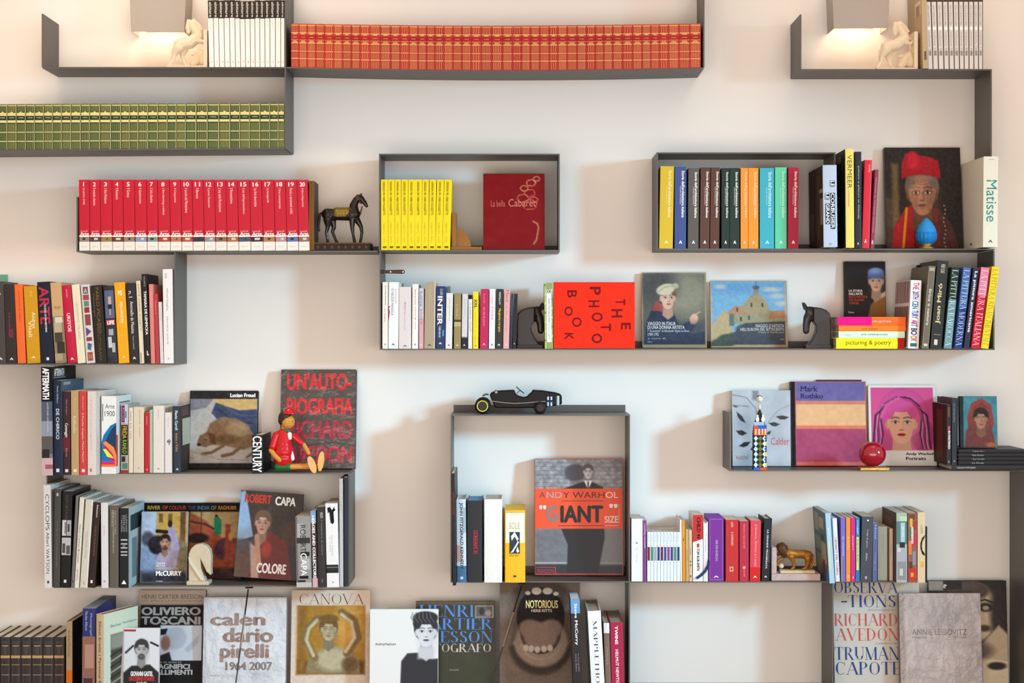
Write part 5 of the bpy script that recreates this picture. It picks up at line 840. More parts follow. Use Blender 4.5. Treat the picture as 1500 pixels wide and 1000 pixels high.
face_book(1073, 1158.5, 571.5, 'b4bac0', 'shiny silver cover with black leaf shapes behind the painted peg doll', Z688, .05, tilt=3, art=a, m=mat('printm', .4, coat=.1, metal=.15, kind='print'), canvas=(1065, 571, 1160, 689), texts=[ft('Calder', 1128, 645, 1157.5, 656, 'b03c4c', 'n'), ft('PHAIDON', 1071, 674, 1090, 679, '8c4c4c'), ('r', 1065, 673, 1095, 673.5, 'b0827c')])

a = Art(1159, 558, 1272, 690, 'd96c60'); a.rect(1159, 558, 1166, 690, '1c1a20')
a.rect(1167, 559, 1271, 589, '70649c'); a.rect(1167, 589, 1271, 632, 'e4b282'); a.rect(1167, 632, 1271, 684, 'a84868'); a.rect(1167, 589, 1271, 594, 'd07c6c', 1); a.rect(1167, 627, 1271, 632, 'dc7a60', 1); a.noise(5, 6, 15)
face_book(1159.5, 1270.5, 558.5, '16161c', 'tall cover with violet, peach and mauve stripes', Z688, .03, tilt=6, art=a, canvas=(1159, 558, 1272, 690), texts=[ft('Mark', 1174.5, 565, 1200, 574, '2c3054', 'b'), ft('Rothko', 1174.5, 577, 1208, 585, '2c3054', 'b')])
face_book(1196, 1262, 556, '3a3444', 'dark book whose top edge rises behind the striped cover', Z688, .008, tilt=0, Yb=.19, hard=False)

a = Art(1273, 564, 1374, 688, 'e4ded6'); a.rect(1276.5, 567.5, 1371, 663, 'd4548c')
a.ell(1325, 612, 40, 44, 'c84c88', 2); a.ell(1296, 640, 17, 26, 'c04884', 3); a.ell(1354, 640, 17, 26, 'a83c70', 3)
a.ell(1323, 608, 36, 36, 'cc5090', 2)
a.face(1322, 622, 31, 'dca68e', 'cc5090', lip='a82c2c', shade=.93, eye='3c4468')
for q in (-1, 1):
    for k in range(7):
        o = 5*k; a.line([(1322+q*(6+o*.4), 582+k*1.5), (1322+q*(24+o*.5), 592+k*3), (1322+q*(31+o*.35), 614+k*4), (1322+q*(28+o*.5), 638+k*3), (1322+q*(32+o*.4), 660)], 1.6 if k % 2 else 2.4, ('3c2a38', 'e478ac', '8c3c64')[k % 3], 1.4)
a.line([(1318, 584), (1300, 594), (1292, 612)], 4, 'd85c98', 2); a.line([(1326, 584), (1344, 592), (1352, 610)], 4, 'b83c78', 2); a.line([(1322, 582), (1336, 584), (1350, 596)], 2, '3c2a38', 1.5)
a.rect(1273, 560, 1276.5, 663, 'e4ded6', 1); a.rect(1371, 560, 1375, 663, 'e4ded6', 1); a.rect(1273, 663, 1374, 688, 'e0dad2', 1)
face_book(1274, 1372.5, 564, 'd8d0c8', 'white bordered cover with a pink haired screenprint style portrait', Z688, .025, tilt=6, art=a, canvas=(1273, 564, 1374, 686), texts=[ft('Andy Warhol', 1327.5, 666, 1369, 671, '1c1a1a', 'B'), ft('Portraits', 1327.5, 672.5, 1358, 677.5, '1c1a1a', 'B')])

a = Art(1406, 580, 1461, 657, '3c7c86'); a.rect(1406, 580, 1411, 657, '1c2024'); a.noise(8, 10, 16)
a.ell(1436, 618, 19, 30, '7a3430', 2); a.poly([(1412, 657), (1414, 632), (1424, 620), (1450, 622), (1456, 640), (1458, 657)], '6a3434', 3); a.face(1437, 614, 14, 'a8745c', '241a1a', lip='8c4a40', shade=.7, eye='5c7c6c'); a.line([(1419, 612), (1425, 592), (1438, 586), (1450, 594), (1454, 620)], 5, '883838', 2); a.ell(1452, 652, 8, 4, '9c5c2c', 3); a.noise(6, 3, 17)
face_book(1407, 1461.5, 580, '1c2428', 'small boxed portrait in a rust shawl on the black albums', ZTH+.0004, .03, tilt=4, Yb=.02, art=a, gloss=True, canvas=(1406, 580, 1461, 656))

# bottom row covers
a = Art(199, 864, 298, 1000, 'bfae9c')
face_book(199.5, 298, 864, '8c8074', 'beige photography catalogue behind the black cover with silver capitals', ZB, .02, tilt=8, Yb=.125, art=a, canvas=(199, 864, 298, 1028), texts=[ft('HENRI CARTIER-BRESSON', 203, 871, 293, 878, '6c5c50', 'n'), ft('LO ZEN E LA FOTOGRAFIA', 204, 880, 293, 882.5, '7c6c60')])
a = Art(202, 886, 294, 1028, '1d1a1b'); a.rect(232, 918, 293.5, 973.5, 'c4c8d0', .8); a.ell(254, 938, 17, 18, 'aab2c0', 4); a.poly([(268, 956), (290, 932), (288, 946), (274, 962)], 'a8b0bc', 3); a.poly([(232, 966), (246, 960), (250, 974), (232, 974)], '26242a', 2); a.ell(240, 946, 7, 12, '8c6458', 3); a.poly([(232, 924), (243, 923), (240, 932), (232, 934)], '201e22', 1.5)
face_book(202.5, 294.5, 886, '1a1819', 'black cover with silver capitals and grey photograph', ZB, .015, tilt=8, Yb=.10, art=a, canvas=(202, 886, 294.5, 1028), texts=[ft('OLIVIERO', 203, 889, 291, 902, '9c9894', 'B'), ft('TOSCANI', 203, 904, 291, 917, '9c9894', 'B'), ft('PIU DI 50 ANNI DI', 222, 975, 264, 978, '8c8a88', 'b'), ft('MAGNIFICI', 222, 979, 277, 987, 'b0aeac', 'B'), ft('FALLIMENTI', 222, 988, 281, 996, 'b0aeac', 'B')])
a = Art(174, 919, 232, 1028, 'd4d6da'); a.rect(174, 919, 178, 1028, 'b0a098', 1); a.poly([(178, 984), (190, 974), (218, 972), (232, 984), (232, 1028), (178, 1028)], '2c2c2e', 2); a.face(205, 951, 13.5, 'b8b8ba', '3c3c3e', lip='5c5c5e', beard='3c3c3e', shade=.75, dark='1c1c1e'); a.line([(181, 955), (192, 945)], 3, '2c2c2e'); a.line([(230, 945), (219, 940)], 3, '2c2c2e')
face_book(176, 232, 919.5, 'c8c0bc', 'small portrait cover of a goateed person over red and white words', ZB, .014, tilt=5, Yb=-.02, art=a, canvas=(174, 919, 232, 1028), texts=[ft('GIOVANNI GASTEL', 189, 982, 223, 989, 'f0f0f0', 'B'), ft('UN ETERNO ISTANTE', 187, 989.5, 225, 996, 'd83c38', 'B'), ft('la mia vita', 199, 996.5, 214, 999.5, 'e0e0e0', 'b'), ('r', 178, 921, 196, 924, 'c02c38')])
# turned book with a photograph on its cover
a = Art(0, 0, 100, 150, 'cfd2b8'); a.rect(20, 36, 95, 135, '4c483e', 2); a.rect(20, 36, 95, 60, '8c8a7c', 5); a.ell(75, 80, 26, 36, '28221e', 4)
for k in range(8): a.line([(20, 70+9*k), (60, 62+9*k)], 2.5, 'a8a490' if k % 2 else '2c2a26', 2)
w, h = .027, .305
r = empty('book', (X(146, -.1), -.1, ZB+.0005), 'turned cream book showing a spine with black letters and a dark photo cover', 'book', None, (0, 0, math.radians(-21)))
bq = book_parts(r, w, h, .2, 'c9b491', True, 'b03c44')
spine_print(r, w, h, bq, [('t', 'Elliott Erwitt | Personal Exposures', .08, .97, .28, .72, '3c342c', 'd')])
ny, nx = a.I.shape[:2]; V = [(w/2+.0003, .003+(.2-.006)*i/(nx-1), h*(1-j/(ny-1))*.99+.002) for j in range(ny) for i in range(nx)]
mesh('cover_picture', V, [(j*nx+i, (j+1)*nx+i, (j+1)*nx+i+1, j*nx+i+1) for j in range(ny-1) for i in range(nx-1)], PRINT, r, cols=lin(np.clip(a.I, 0, 255).reshape(-1, 3)))
P = Print(); P.k = 3; P.text('Elliott Erwitt', .04, .1, .255, .265, '5c6458'); P.text('Personal Exposures', .11, .19, .255, .265, '5c6458')
P.build('cover_lettering', r, None, Matrix(((0, -1, 0, w/2), (1, 0, 0, 0), (0, 0, 1, 0), (0, 0, 0, 1))))

def pirelli(x0, y0, x1, y1, t): return ft(t, x0, y0, x1, y1, '6c4a3c', 'B')
a = Art(295, 876, 419, 1028, 'b8bcc2'); a.noise(9, 22, 18); a.rect(295, 874, 300, 1028, 'a0a4aa', 3)
face_book(296, 418, 874, 'a8acb2', 'silver plastic cover with round brown letters', ZB, .03, tilt=6, Yb=.08, art=a, m=WRAP, canvas=(295, 874, 419, 1028), texts=[pirelli(305, 899, 388, 919, 'calen'), pirelli(324, 922, 400, 945, 'dario'), pirelli(320, 947, 394, 976, 'pirelli'), ft('1964 2007', 329, 975, 399, 988, '4c4448', 'B'), ft('motta', 306, 995, 320, 997, '8c8c90')])
a = Art(424, 864, 542, 1028, 'd8c4b2'); a.rect(433, 888, 535, 995, 'a87a30', .8); a.ell(512, 918, 20, 34, 'cc9c4c', 20); a.rect(434, 974, 534, 994.5, '6a4422', 6); a.rect(434, 889, 446, 994, '8a6430', 10)
a.poly([(446, 994), (450, 972), (466, 958), (490, 952), (514, 958), (526, 974), (528, 994)], '8c7a58', 3); a.ell(488, 972, 26, 18, 'b4a888', 8); a.ell(512, 980, 12, 12, '6c5a3c', 6)
a.line([(460, 970), (446, 942), (450, 922), (464, 908)], 11, '7c6a48', 3); a.line([(458, 966), (447, 942), (451, 924), (463, 911)], 5, 'c4b690', 3)
a.line([(508, 962), (524, 938), (518, 912), (500, 899)], 12, '7c6642', 3); a.line([(506, 960), (519, 938), (514, 914), (499, 902)], 5, 'ccbc94', 3)
a.face(480, 926, 17, 'b8a884', '6c5230', lip='8c7654', dark='5c4828', eye='8c7a58', shade=.7); a.ell(480, 909, 15, 7, '74582e', 3); a.noise(7, 4, 19); a.rect(424, 864, 542, 887.5, 'd8c4b2', .8)
face_book(425, 541, 864, 'cdb6a2', 'cream cover with thin capitals over a golden statue photograph', ZB, .025, tilt=7, Yb=.09, art=a, canvas=(424, 864, 542, 1028), texts=[ft('CANOVA', 436, 870, 533, 886, '3c302a', 'd')[:8]+('e',)])
a = Art(540, 891, 642, 1028, 'e2e0dc'); a.poly([(585, 1028), (587, 970), (596, 958), (612, 957), (620, 966), (642, 966), (642, 1028)], '38363a', 2)
a.face(624, 926, 22, 'd4d4d6', '3a383a', lip='5c5a5e', shade=.88, dark='222024'); a.ell(623, 904, 19, 10, '343234', 2); a.ell(608, 911, 4, 8, '343234', 2)
for k in range(6): a.line([(604+5*k, 896), (601+6*k, 904), (606+6*k, 911)], 1, '6c6a6c', 1.5)
a.rect(612, 950, 636, 966, 'c4c4c6', 5)
face_book(541, 641.5, 892, 'd8d4cc', 'white cover with monochrome portrait of a short haired person in black', ZB, .02, tilt=6, Yb=.03, art=a, canvas=(540, 891, 642, 1028), texts=[ft('AudreyHepburn', 548, 942, 579, 947, '5c5c5c', 'b')])
a = Art(607, 880, 726, 1028, '30301c'); a.noise(4, 20, 21); a.rect(607, 880, 726, 885, '5c4c2c', 3); a.rect(696, 887, 723.5, 906, 'c8bcb4', .8); a.rect(697, 888, 722.5, 905, '5c5452', .8); a.ell(706, 896, 4, 6, '28201e', 2); a.ell(716, 899, 4, 5, 'a09894', 3)
face_book(608, 725, 880, '2a2816', 'olive black cover with blue high contrast capitals', ZB, .03, tilt=7, Yb=.085, art=a, canvas=(607, 880, 726, 1028), gloss=True, texts=[ft('HENRI', 613, 886, 694, 905, '4c84cc', 'h')[:8]+('d',), ft('CARTIER', 611, 907, 723, 925, '4c84cc')[:8]+('d',), ft('BRESSON', 611, 927, 723, 945, '4c84cc')[:8]+('d',), ft('FOTOGRAFO', 611, 947, 720, 960, 'c8b8b0')[:8]+('d',), ft('ALINARI', 658, 987, 672, 989, 'a8a498')])
a = Art(731, 850, 851, 1028, '75655a'); a.noise(5, 24, 22); a.ell(793, 918, 48, 78, '5c4c42', 18)
a.ell(793, 948, 42, 44, '3a2f2a', 8); a.ell(793, 944, 40, 38, '8a7666', 6); a.ell(793, 874, 42, 26, '4e423a', 7)
a.ell(792, 906, 36, 44, '221a1a', 2.5); a.ell(792, 930, 30, 32, '221a1a', 3)
a.ell(776, 924, 17, 14, '7a6659', 5); a.ell(808, 924, 17, 14, '7a6659', 5); a.ell(792, 936, 26, 22, '80695c', 6)
for x, w_, y, h_ in ((786, 7.5, 867, 5.5), (802.5, 7.5, 867, 5), (773, 4, 870, 3), (815, 4, 871, 3)): a.ell(x, y, w_, h_, 'c4b4a4', 1.5)
for x in (770, 778, 787, 797, 806): a.ell(x, 956-abs(x-789)*.15, 4.2, 5, 'b8a898', 1.5)
import math as _m
arc = lambda cx, cy, rx, ry: [(cx+rx*_m.cos(_m.radians(t)), cy+ry*_m.sin(_m.radians(t))) for t in range(10, 171, 10)]
a.line(arc(792, 940, 37, 34), 8, '8e7a6a', 5); a.line(arc(792, 943, 30, 27), 1.5, 'b09c8c', 3, .6); a.line(arc(792, 946, 44, 44), 7, '3a302b', 7, .9); a.noise(5, 3, 23)
face_book(732, 850, 849, '584a40', 'brown cover of a wide open mouth with yellow title', ZB, .03, tilt=5, Yb=.06, art=a, canvas=(731, 850, 851, 1028), texts=[ft('NOTORIOUS', 770, 881, 818, 893, 'e8d890', 'b'), ft('HERB RITTS', 778, 894.5, 809, 899, 'c8c0b4', 'b')])
a = Art(1220, 840, 1350, 1028, 'cdc8be'); a.rect(1298, 840, 1350, 1028, 'c4b4a0', 20, .6)
bl, rd = '33508c', 'cf5a58'
D8 = lambda t, x0, y0, x1, y1, c: ft(t, x0, y0, x1, y1, c)[:8]+('d',)
face_book(1223, 1350, 846, 'b8b0a4', 'cream cover of stacked blue and red high contrast capitals', ZB, .035, tilt=6, Yb=.10, art=a, canvas=(1220, 846, 1350, 1028), texts=[D8('OBSERVA', 1222, 851, 1318, 870, bl), D8('-TIONS', 1232, 873, 1314, 892, bl), ft('PHOTOGRAPHS BY', 1273, 895, 1313, 898, '8c8c84'), D8('RICHARD', 1221, 902, 1316, 921, rd), D8('AVEDON', 1222, 925, 1318, 944, rd), ft('COMMENTS BY', 1282, 947, 1316, 950, '8c8c84'), D8('TRUMAN', 1221, 954, 1318, 974, bl), D8('CAPOTE', 1222, 977, 1320, 997, bl)])
a = Art(1318, 868, 1442, 1028, '988a86'); a.noise(9, 20, 24); a.rect(1318, 868, 1326, 1028, '7c6c64', 3); a.ell(1385, 905, 26, 24, '877c7c', 18)
face_book(1320, 1440, 868.5, '7c6c64', 'taupe cover wrapped in crinkled clear plastic', ZB, .03, tilt=6, Yb=.05, art=a, m=WRAP, canvas=(1318, 868, 1442, 1028), texts=[ft('ANNIE LEIBOVITZ', 1337, 923, 1420, 932, '3c3434')[:8]+('n',), ft('IMMAGINI', 1337, 934, 1358, 938, '5c5454'), ft('1970-1990', 1400, 934, 1420, 938, '5c5454')])
a = Art(1361, 850, 1480, 1028, '241f1e'); a.ell(1430, 900, 36, 46, 'c0aa8c', 6); a.ell(1420, 866, 34, 15, '4c4038', 4); a.ell(1466, 905, 12, 50, '2a2220', 10); a.poly([(1400, 1000), (1440, 950), (1466, 920), (1480, 935), (1480, 976), (1440, 976)], 'b4a083', 4)
a.poly([(1440, 972), (1480, 976), (1480, 1028), (1440, 1028)], 'c8b698', 1); a.ell(1447, 892, 11, 7, '1e1816', 4); a.ell(1447, 893, 5, 3.5, 'a89478', 2); a.line([(1432, 884), (1446, 880), (1462, 886)], 3, '241c1a', 2); a.ell(1444, 925, 10, 5, '3c2c26', 4); a.ell(1432, 960, 24, 14, '5a4a3e', 10); a.ell(1462, 984, 14, 6, '241c1a', 3); a.rect(1361, 850, 1384, 866, '8c8478', 3); a.rect(1384, 850, 1412, 864, '201a1a', 3); a.noise(5, 4, 25)
face_book(1363, 1478, 850, '1c1817', 'sepia black close portrait cover behind the plastic wrapped book', ZB, .025, tilt=5, Yb=.115, art=a, gloss=True, canvas=(1361, 850, 1479, 1028), texts=[ft('?', 1383, 856, 1389, 862, 'c8c0b4', 'B')])

# ------------------------------------------------------------------ ornaments
def zoomer(ox, oy, sc, Y, root):        # maps detail-view units to positions relative to the root Empty
    k = (D+Y)/F
    def f(x, y, r=None, dy=0.0, ysc=1.0):
        p = (X(ox+x/sc, Y)-root[0], Y+dy-root[1], Z(oy+y/sc, Y)-root[2])
        return p if r is None else p+(r/sc*k, 1.0, ysc, 1.0)
    return f
BRONZE = mat('2c221e', .32, metal=.35, var=.3, scale=40, coat=.3)
def slab(name, f, x0, x1, y0, y1, Ya, Yb2, m, par, bevel=.0012):
    a, b = f(x0, y1), f(x1, y0); return box(name, a[0], b[0], Ya, Yb2, a[2], b[2], m, par, bevel)

# bronze horse bookend
Y0 = .07; rt = (X(500, Y0), Y0, Z(367)+.0003)
r = empty('horse_bookend', rt, 'dark bronze horse bookend with gold saddle cloth beside the numbered volumes', 'bookend')
oz = (VY-367)-((rt[2]-ZC)*F/(D+Y0)); f = zoomer(455, 265+1.5, 9.524, Y0, rt)
br = mat('5c3a1c', .45, metal=.5, var=.35, scale=90)
box('base', f(-2, 0)[0]+.004, f(850, 0)[0], -.065, .06, .0002, .024, mat('241a18', .5, var=.3, scale=70), r, .001)
V = join([boxvf(f(85, 0)[0], f(850, 0)[0], -.0665, .0615, .0225, .0265)]+[boxvf(f(120+q*95, 0)[0], f(150+q*95, 0)[0], -.0665, -.064, .007, .016) for q in range(8)])
mesh('base_trim', V[0], V[1], br, r)
V = boxvf(f(12, 0)[0], f(80, 0)[0], -.065, .06, .0002, f(0, 10)[2]); mesh('upright', V[0], V[1], mat('2a1c14', .5, var=.2), r)
V = join([boxvf(f(x, 0)[0], f(x+9, 0)[0], -.0665, -.0645, .002, f(0, 14)[2]) for x in (16, 34, 52, 70)]); mesh('upright_trim', V[0], V[1], mat('8c6430', .4, metal=.6), r)
L, S = .009, -.009
ch = [[f(240, 450, 88), f(400, 455, 84), f(560, 455, 90), f(620, 450, 78)], [f(610, 430, 74), f(600, 330, 60), f(635, 250, 50), f(695, 222, 42)], [f(700, 228, 45), f(750, 285, 34), f(782, 335, 22)],
 [f(700, 195, 16, L), f(712, 150, 5, L)], [f(690, 200, 15, S), f(700, 158, 5, S)], [f(180, 430, 22), f(130, 450, 20), f(112, 560, 22), f(122, 680, 14)],
 [f(240, 520, 64, S), f(245, 620, 34, S), f(225, 700, 24, S), f(238, 800, 19, S), f(246, 842, 24, S)], [f(300, 530, 54, L), f(322, 630, 32, L), f(300, 690, 24, L), f(342, 795, 19, L), f(365, 842, 24, L)],
 [f(585, 510, 50, S), f(585, 640, 31, S), f(597, 740, 20, S), f(618, 842, 24, S)], [f(640, 520, 48, L), f(700, 620, 30, L), f(712, 700, 24, L), f(702, 780, 21, L), f(690, 828, 22, L)]]
sculpt('body', ch, BRONZE, r, .0011)
GOLD = mat('8a7230', .4, metal=.6, var=.35, scale=60, bump=.6, bscale=150)
sculpt('saddle_cloth', [[f(380, 440, 93), f(500, 440, 93)]], GOLD, r, .0011, 2)
sculpt('bridle', [[f(560, 400, 60, 0), f(610, 500, 58, 0)], [f(660, 215, 44), f(700, 290, 18)], [f(720, 340, 10), f(690, 450, 14)]], mat('6c4426', .4, metal=.4, var=.3), r, .0011, 1)

# rearing marble horses
MARB = mat('dccab0', .45, var=.05, scale=30, kind='marble')
def rear(dx, dy, shelf, label, yoff):
    Y0 = .045; rt = (X(276+dx, Y0), Y0, Z(shelf)+.0003); r = empty('horse_bookend', rt, label, 'bookend', 'rearing horse bookends')
    f = zoomer(240+dx, dy, 7.895, Y0, rt)
    f0 = f
    def f(x, y, rr=None, d=0.0): return f0(x, y, rr, d)
    zc = f(0, 782)[2]
    def g(x, y, rr, d=0.0): p = f(x, y, rr, d); return (p[0], p[1], p[2]-zc+.001)+p[3:]
    ch = [[g(190, 505, 76), g(300, 485, 72), g(395, 415, 66)], [g(395, 385, 58), g(350, 310, 50), g(325, 262, 44)], [g(345, 248, 42), g(400, 280, 28), g(438, 328, 17)], [g(345, 215, 14, .006), g(360, 198, 6, .006)], [g(290, 240, 30), g(280, 310, 34), g(285, 360, 26)],
     [g(180, 545, 62, -.008), g(130, 620, 30, -.008), g(115, 690, 20, -.008), g(68, 758, 17, -.008)], [g(225, 560, 48, .008), g(205, 630, 26, .008), g(232, 700, 18, .008), g(262, 756, 15, .008)], [g(150, 500, 26), g(110, 560, 20), g(100, 650, 15), g(70, 730, 12)],
     [g(400, 460, 34, -.007), g(455, 480, 19, -.007), g(498, 430, 14, -.007)], [g(430, 440, 28, .007), g(480, 415, 16, .007), g(505, 440, 12, .007), g(480, 520, 10, .007)]]
    sculpt('horse_figure', ch, MARB, r, .0012)
    sculpt('rock', [[g(350, 730, 50), g(400, 660, 60), g(440, 620, 62), g(470, 700, 66)], [g(330, 620, 16), g(380, 600, 14)]], mat('d4c0a2', .7, var=.1, scale=60, bump=.5, bscale=90), r, .0014)
    a0, a1 = f(48, 0)[0], f(522, 0)[0]
    box('base', a0, a1, -.035, .05, .0002, .006, MARB, r, .001); box('upright', a1-.012, a1, -.035, .05, .006, .125, MARB, r, .001)
rear(0, 0, 98, 'cream marble bookend of a rearing horse at top left', 0)
def shift_rear():
    rear(36, 3.5, 101, 'white marble bookend of a rearing horse before the tan slipcase', 0)
# second one sits further right on its own shelf
_X = X
def rear_right():
    global X
    X = lambda px, Y=0.0: (px+999.5-VX)*(D+Y)/F
    rear(36-.5, 3.5, 101, 'white marble bookend of a rearing horse before the tan slipcase', 0); X = _X
rear_right()

# black horse head bookends
WOOD = mat('2a2220', .38, var=.25, scale=25, coat=.15)
def head(mirror, label, Y0, xr):
    rt = (X(xr, Y0), Y0, Z(510.5)+.0003); r = empty('horse_head_bookend', rt, label, 'bookend', 'dark wooden horse head bookends')
    k = (D+Y0)/F
    def g(x, y, rr, d=0.0, ys=.62):
        xx = (808-x/11.77) if mirror else (1165+x/11.77); return (X(xx, Y0)-rt[0], d, (945-y)/11.77*k, rr/11.77*k, 1.0, ys, 1.0)
    ch = [[g(265, 300, 78), g(210, 420, 78), g(190, 540, 66), g(186, 640, 60)], [g(320, 400, 98, 0, .7)], [g(250, 300, 84), g(330, 350, 96), g(420, 380, 100), g(470, 430, 98)], 
     [g(160, 260, 30, -.008, 1), g(128, 190, 24, -.008, .7), g(112, 152, 10, -.008, .7)], [g(200, 260, 36, .008, 1), g(165, 190, 30, .008, .7), g(148, 152, 10, .008, .7)]]
    oo = [(300, 240), (420, 245), (520, 285), (583, 350), (596, 480), (600, 943), (150, 943), (215, 870), (290, 770), (345, 650), (352, 560), (300, 480)]
    nk = [(g(x, y, 1)[0], g(x, y, 1)[2]) for x, y in oo]
    sculpt('head', ch, WOOD, r, .0016, 8, extra=[prism(nk if not mirror else nk[::-1], -.023, .023)])
    sculpt('mane', [[g(285, 245, 22, 0, .5), g(400, 262, 26, 0, .5), g(500, 300, 28, 0, .5), g(560, 360, 30, 0, .5), g(565, 480, 28, 0, .5)]], WOOD, r, .0014, 2)
    xs_ = sorted([g(155, 0, 1)[0], g(598, 0, 1)[0]]); box('base', xs_[0], xs_[1], -.03, .03, .0002, .012, WOOD, r, .001)
    ex = g(262, 395, 1); V, ff = lathe([(.0004, -.003), (.003, -.002), (.0035, 0), (.003, .002), (.0004, .003)], 10); mesh('eye', [(v[0]+ex[0], v[1]-.0245, v[2]+ex[2]) for v in V], ff, mat('16100e', .15), r, True)
head(False, 'dark wooden horse head facing left beside the bright stack', .06, 1195)
head(True, 'dark wooden horse head half hidden by the flowery green spine', .09, 778)

# brass lion bookend
Y0 = .04; rt = (X(1164, Y0), Y0, Z851+.0003); r = empty('lion_bookend', rt, 'golden lion statue with paw on a ball on a pink marble base', 'bookend'); k = (D+Y0)/F
def g(x, y, rr, d=0.0): return (X(1120+x/13.33, Y0)-rt[0], d, (880-y)/13.33*k, rr/13.33*k, 1, 1, 1)
LION = mat('a06a2c', .35, metal=.45, var=.4, scale=60, bump=.4, bscale=80)
sculpt('body', [[g(470, 370, 105), g(620, 385, 88), g(760, 385, 92), g(850, 400, 84)], [g(515, 430, 62, -.007), g(560, 540, 38, -.007), g(565, 640, 30, -.007), g(520, 672, 24, -.007)], [g(350, 480, 40, .006), g(265, 520, 30, .006), g(250, 600, 26, .006), g(290, 615, 24, .006)],
 [g(840, 460, 76, -.007), g(830, 570, 42, -.007), g(805, 645, 28, -.007), g(735, 676, 22, -.007)], [g(880, 470, 60, .007), g(915, 590, 36, .007), g(880, 672, 22, .007)], [g(890, 360, 24), g(955, 420, 20), g(965, 560, 18), g(905, 660, 16)]], LION, r, .0012)
rr_ = random.Random(7); sculpt('mane', [[g(330, 275, 120), g(400, 360, 100)], [g(255, 320, 80)]]+[[g(330+110*math.cos(q*.7)*rr_.uniform(.6, 1.1), 285+110*math.sin(q*.7)*rr_.uniform(.6, 1.1), 30, rr_.uniform(-.008, .008)), g(335+135*math.cos(q*.7), 310+120*math.sin(q*.7), 16)] for q in range(18)], mat('5c3a22', .45, metal=.3, var=.5, scale=90, bump=.6, bscale=90), r, .0012, 2)
sculpt('muzzle', [[g(235, 330, 46, -.006), g(212, 365, 34, -.007)]], LION, r, .0012, 2)
sculpt('ball', [[g(330, 620, 52, .004)]], mat('d8c8a8', .4, var=.1), r, .0012, 2)
PM = mat('b9a29a', .4, var=.25, scale=35, kind='marble')
box('plinth', g(290, 0, 1)[0], g(965, 0, 1)[0], -.022, .022, g(0, 745, 1)[2], g(0, 690, 1)[2], mat('cdb78e', .5, var=.2, scale=40), r, .0015)
box('marble_base', g(105, 0, 1)[0], g(1055, 0, 1)[0], -.035, .04, .0002, g(0, 745, 1)[2], PM, r, .002)
box('marble_upright', g(105, 0, 1)[0], g(205, 0, 1)[0], -.035, .04, g(0, 745, 1)[2], g(0, 230, 1)[2], PM, r, .002)

# marble arch bookend
Y0 = .03; rt = (X(292, Y0), Y0, Z857+.0003); r = empty('stone_bookend', rt, 'veined cream stone bookend shaped like an arched horse neck', 'bookend'); k = (D+Y0)/F
def g(x, y, rr=1, d=0.0): return (X(200+x/7.693, Y0)-rt[0], d, (905-y)/7.693*k, rr/7.693*k, 1, 1, 1)
ST = mat('c9b99c', .4, var=.2, scale=30, kind='marble')
o = [(600, 870), (600, 560), (625, 500), (675, 455), (740, 445), (800, 470), (838, 520), (850, 600), (846, 720), (850, 800), (800, 760), (755, 660), (730, 610), (735, 720), (785, 860), (790, 870)]
V, ff = prism([(g(x, y)[0], g(x, y)[2]) for x, y in o], -.02, .02); n = mesh('arch', V, ff, ST, r); n.modifiers.new('b', 'BEVEL').width = .002
V, ff = prism([(g(x, y)[0], g(x, y)[2]) for x, y in ((600, 590), (640, 640), (780, 845), (745, 852), (610, 655))], -.026, .015); mesh('brace', V, ff, mat('d8ccb4', .35, var=.1), r)
box('base', g(582, 0)[0], g(832, 0)[0], -.03, .03, .0002, g(0, 862)[2], ST, r, .0015)

# toy racing car
Y0 = .07; rt = (X(760, Y0), Y0, Z(607)+.0003); r = empty('toy_racing_car', rt, 'black vintage toy racing car with a yellow ringed wheel', 'toy car'); k = (D+Y0)/F
def c2(x, y): return (X(680+x/9.375, Y0)-rt[0], (432-y)/9.375*k)
BL = mat('120d0c', .3, spec=.08, coat=.03, var=.2, scale=20)
o = [(350, 170), (372, 138), (450, 115), (690, 104), (702, 150), (740, 182), (820, 205), (868, 190), (892, 155), (925, 140), (935, 104), (1060, 110), (1250, 140), (1318, 160), (1338, 185), (1340, 300), (1220, 325), (1130, 338), (1060, 350), (430, 350), (400, 290), (362, 210)]
V, ff = prism([c2(x, y) for x, y in o], -.032, .032); n = mesh('body', V, ff, BL, r); b_ = n.modifiers.new('b', 'BEVEL'); b_.width = .004; b_.segments = 3
V, ff = prism([c2(x, y) for x, y in [(705, 158), (740, 190), (820, 212), (870, 197), (890, 165), (890, 260), (705, 260)]], -.026, .026); mesh('seat', V, ff, mat('4a1c14', .5), r)
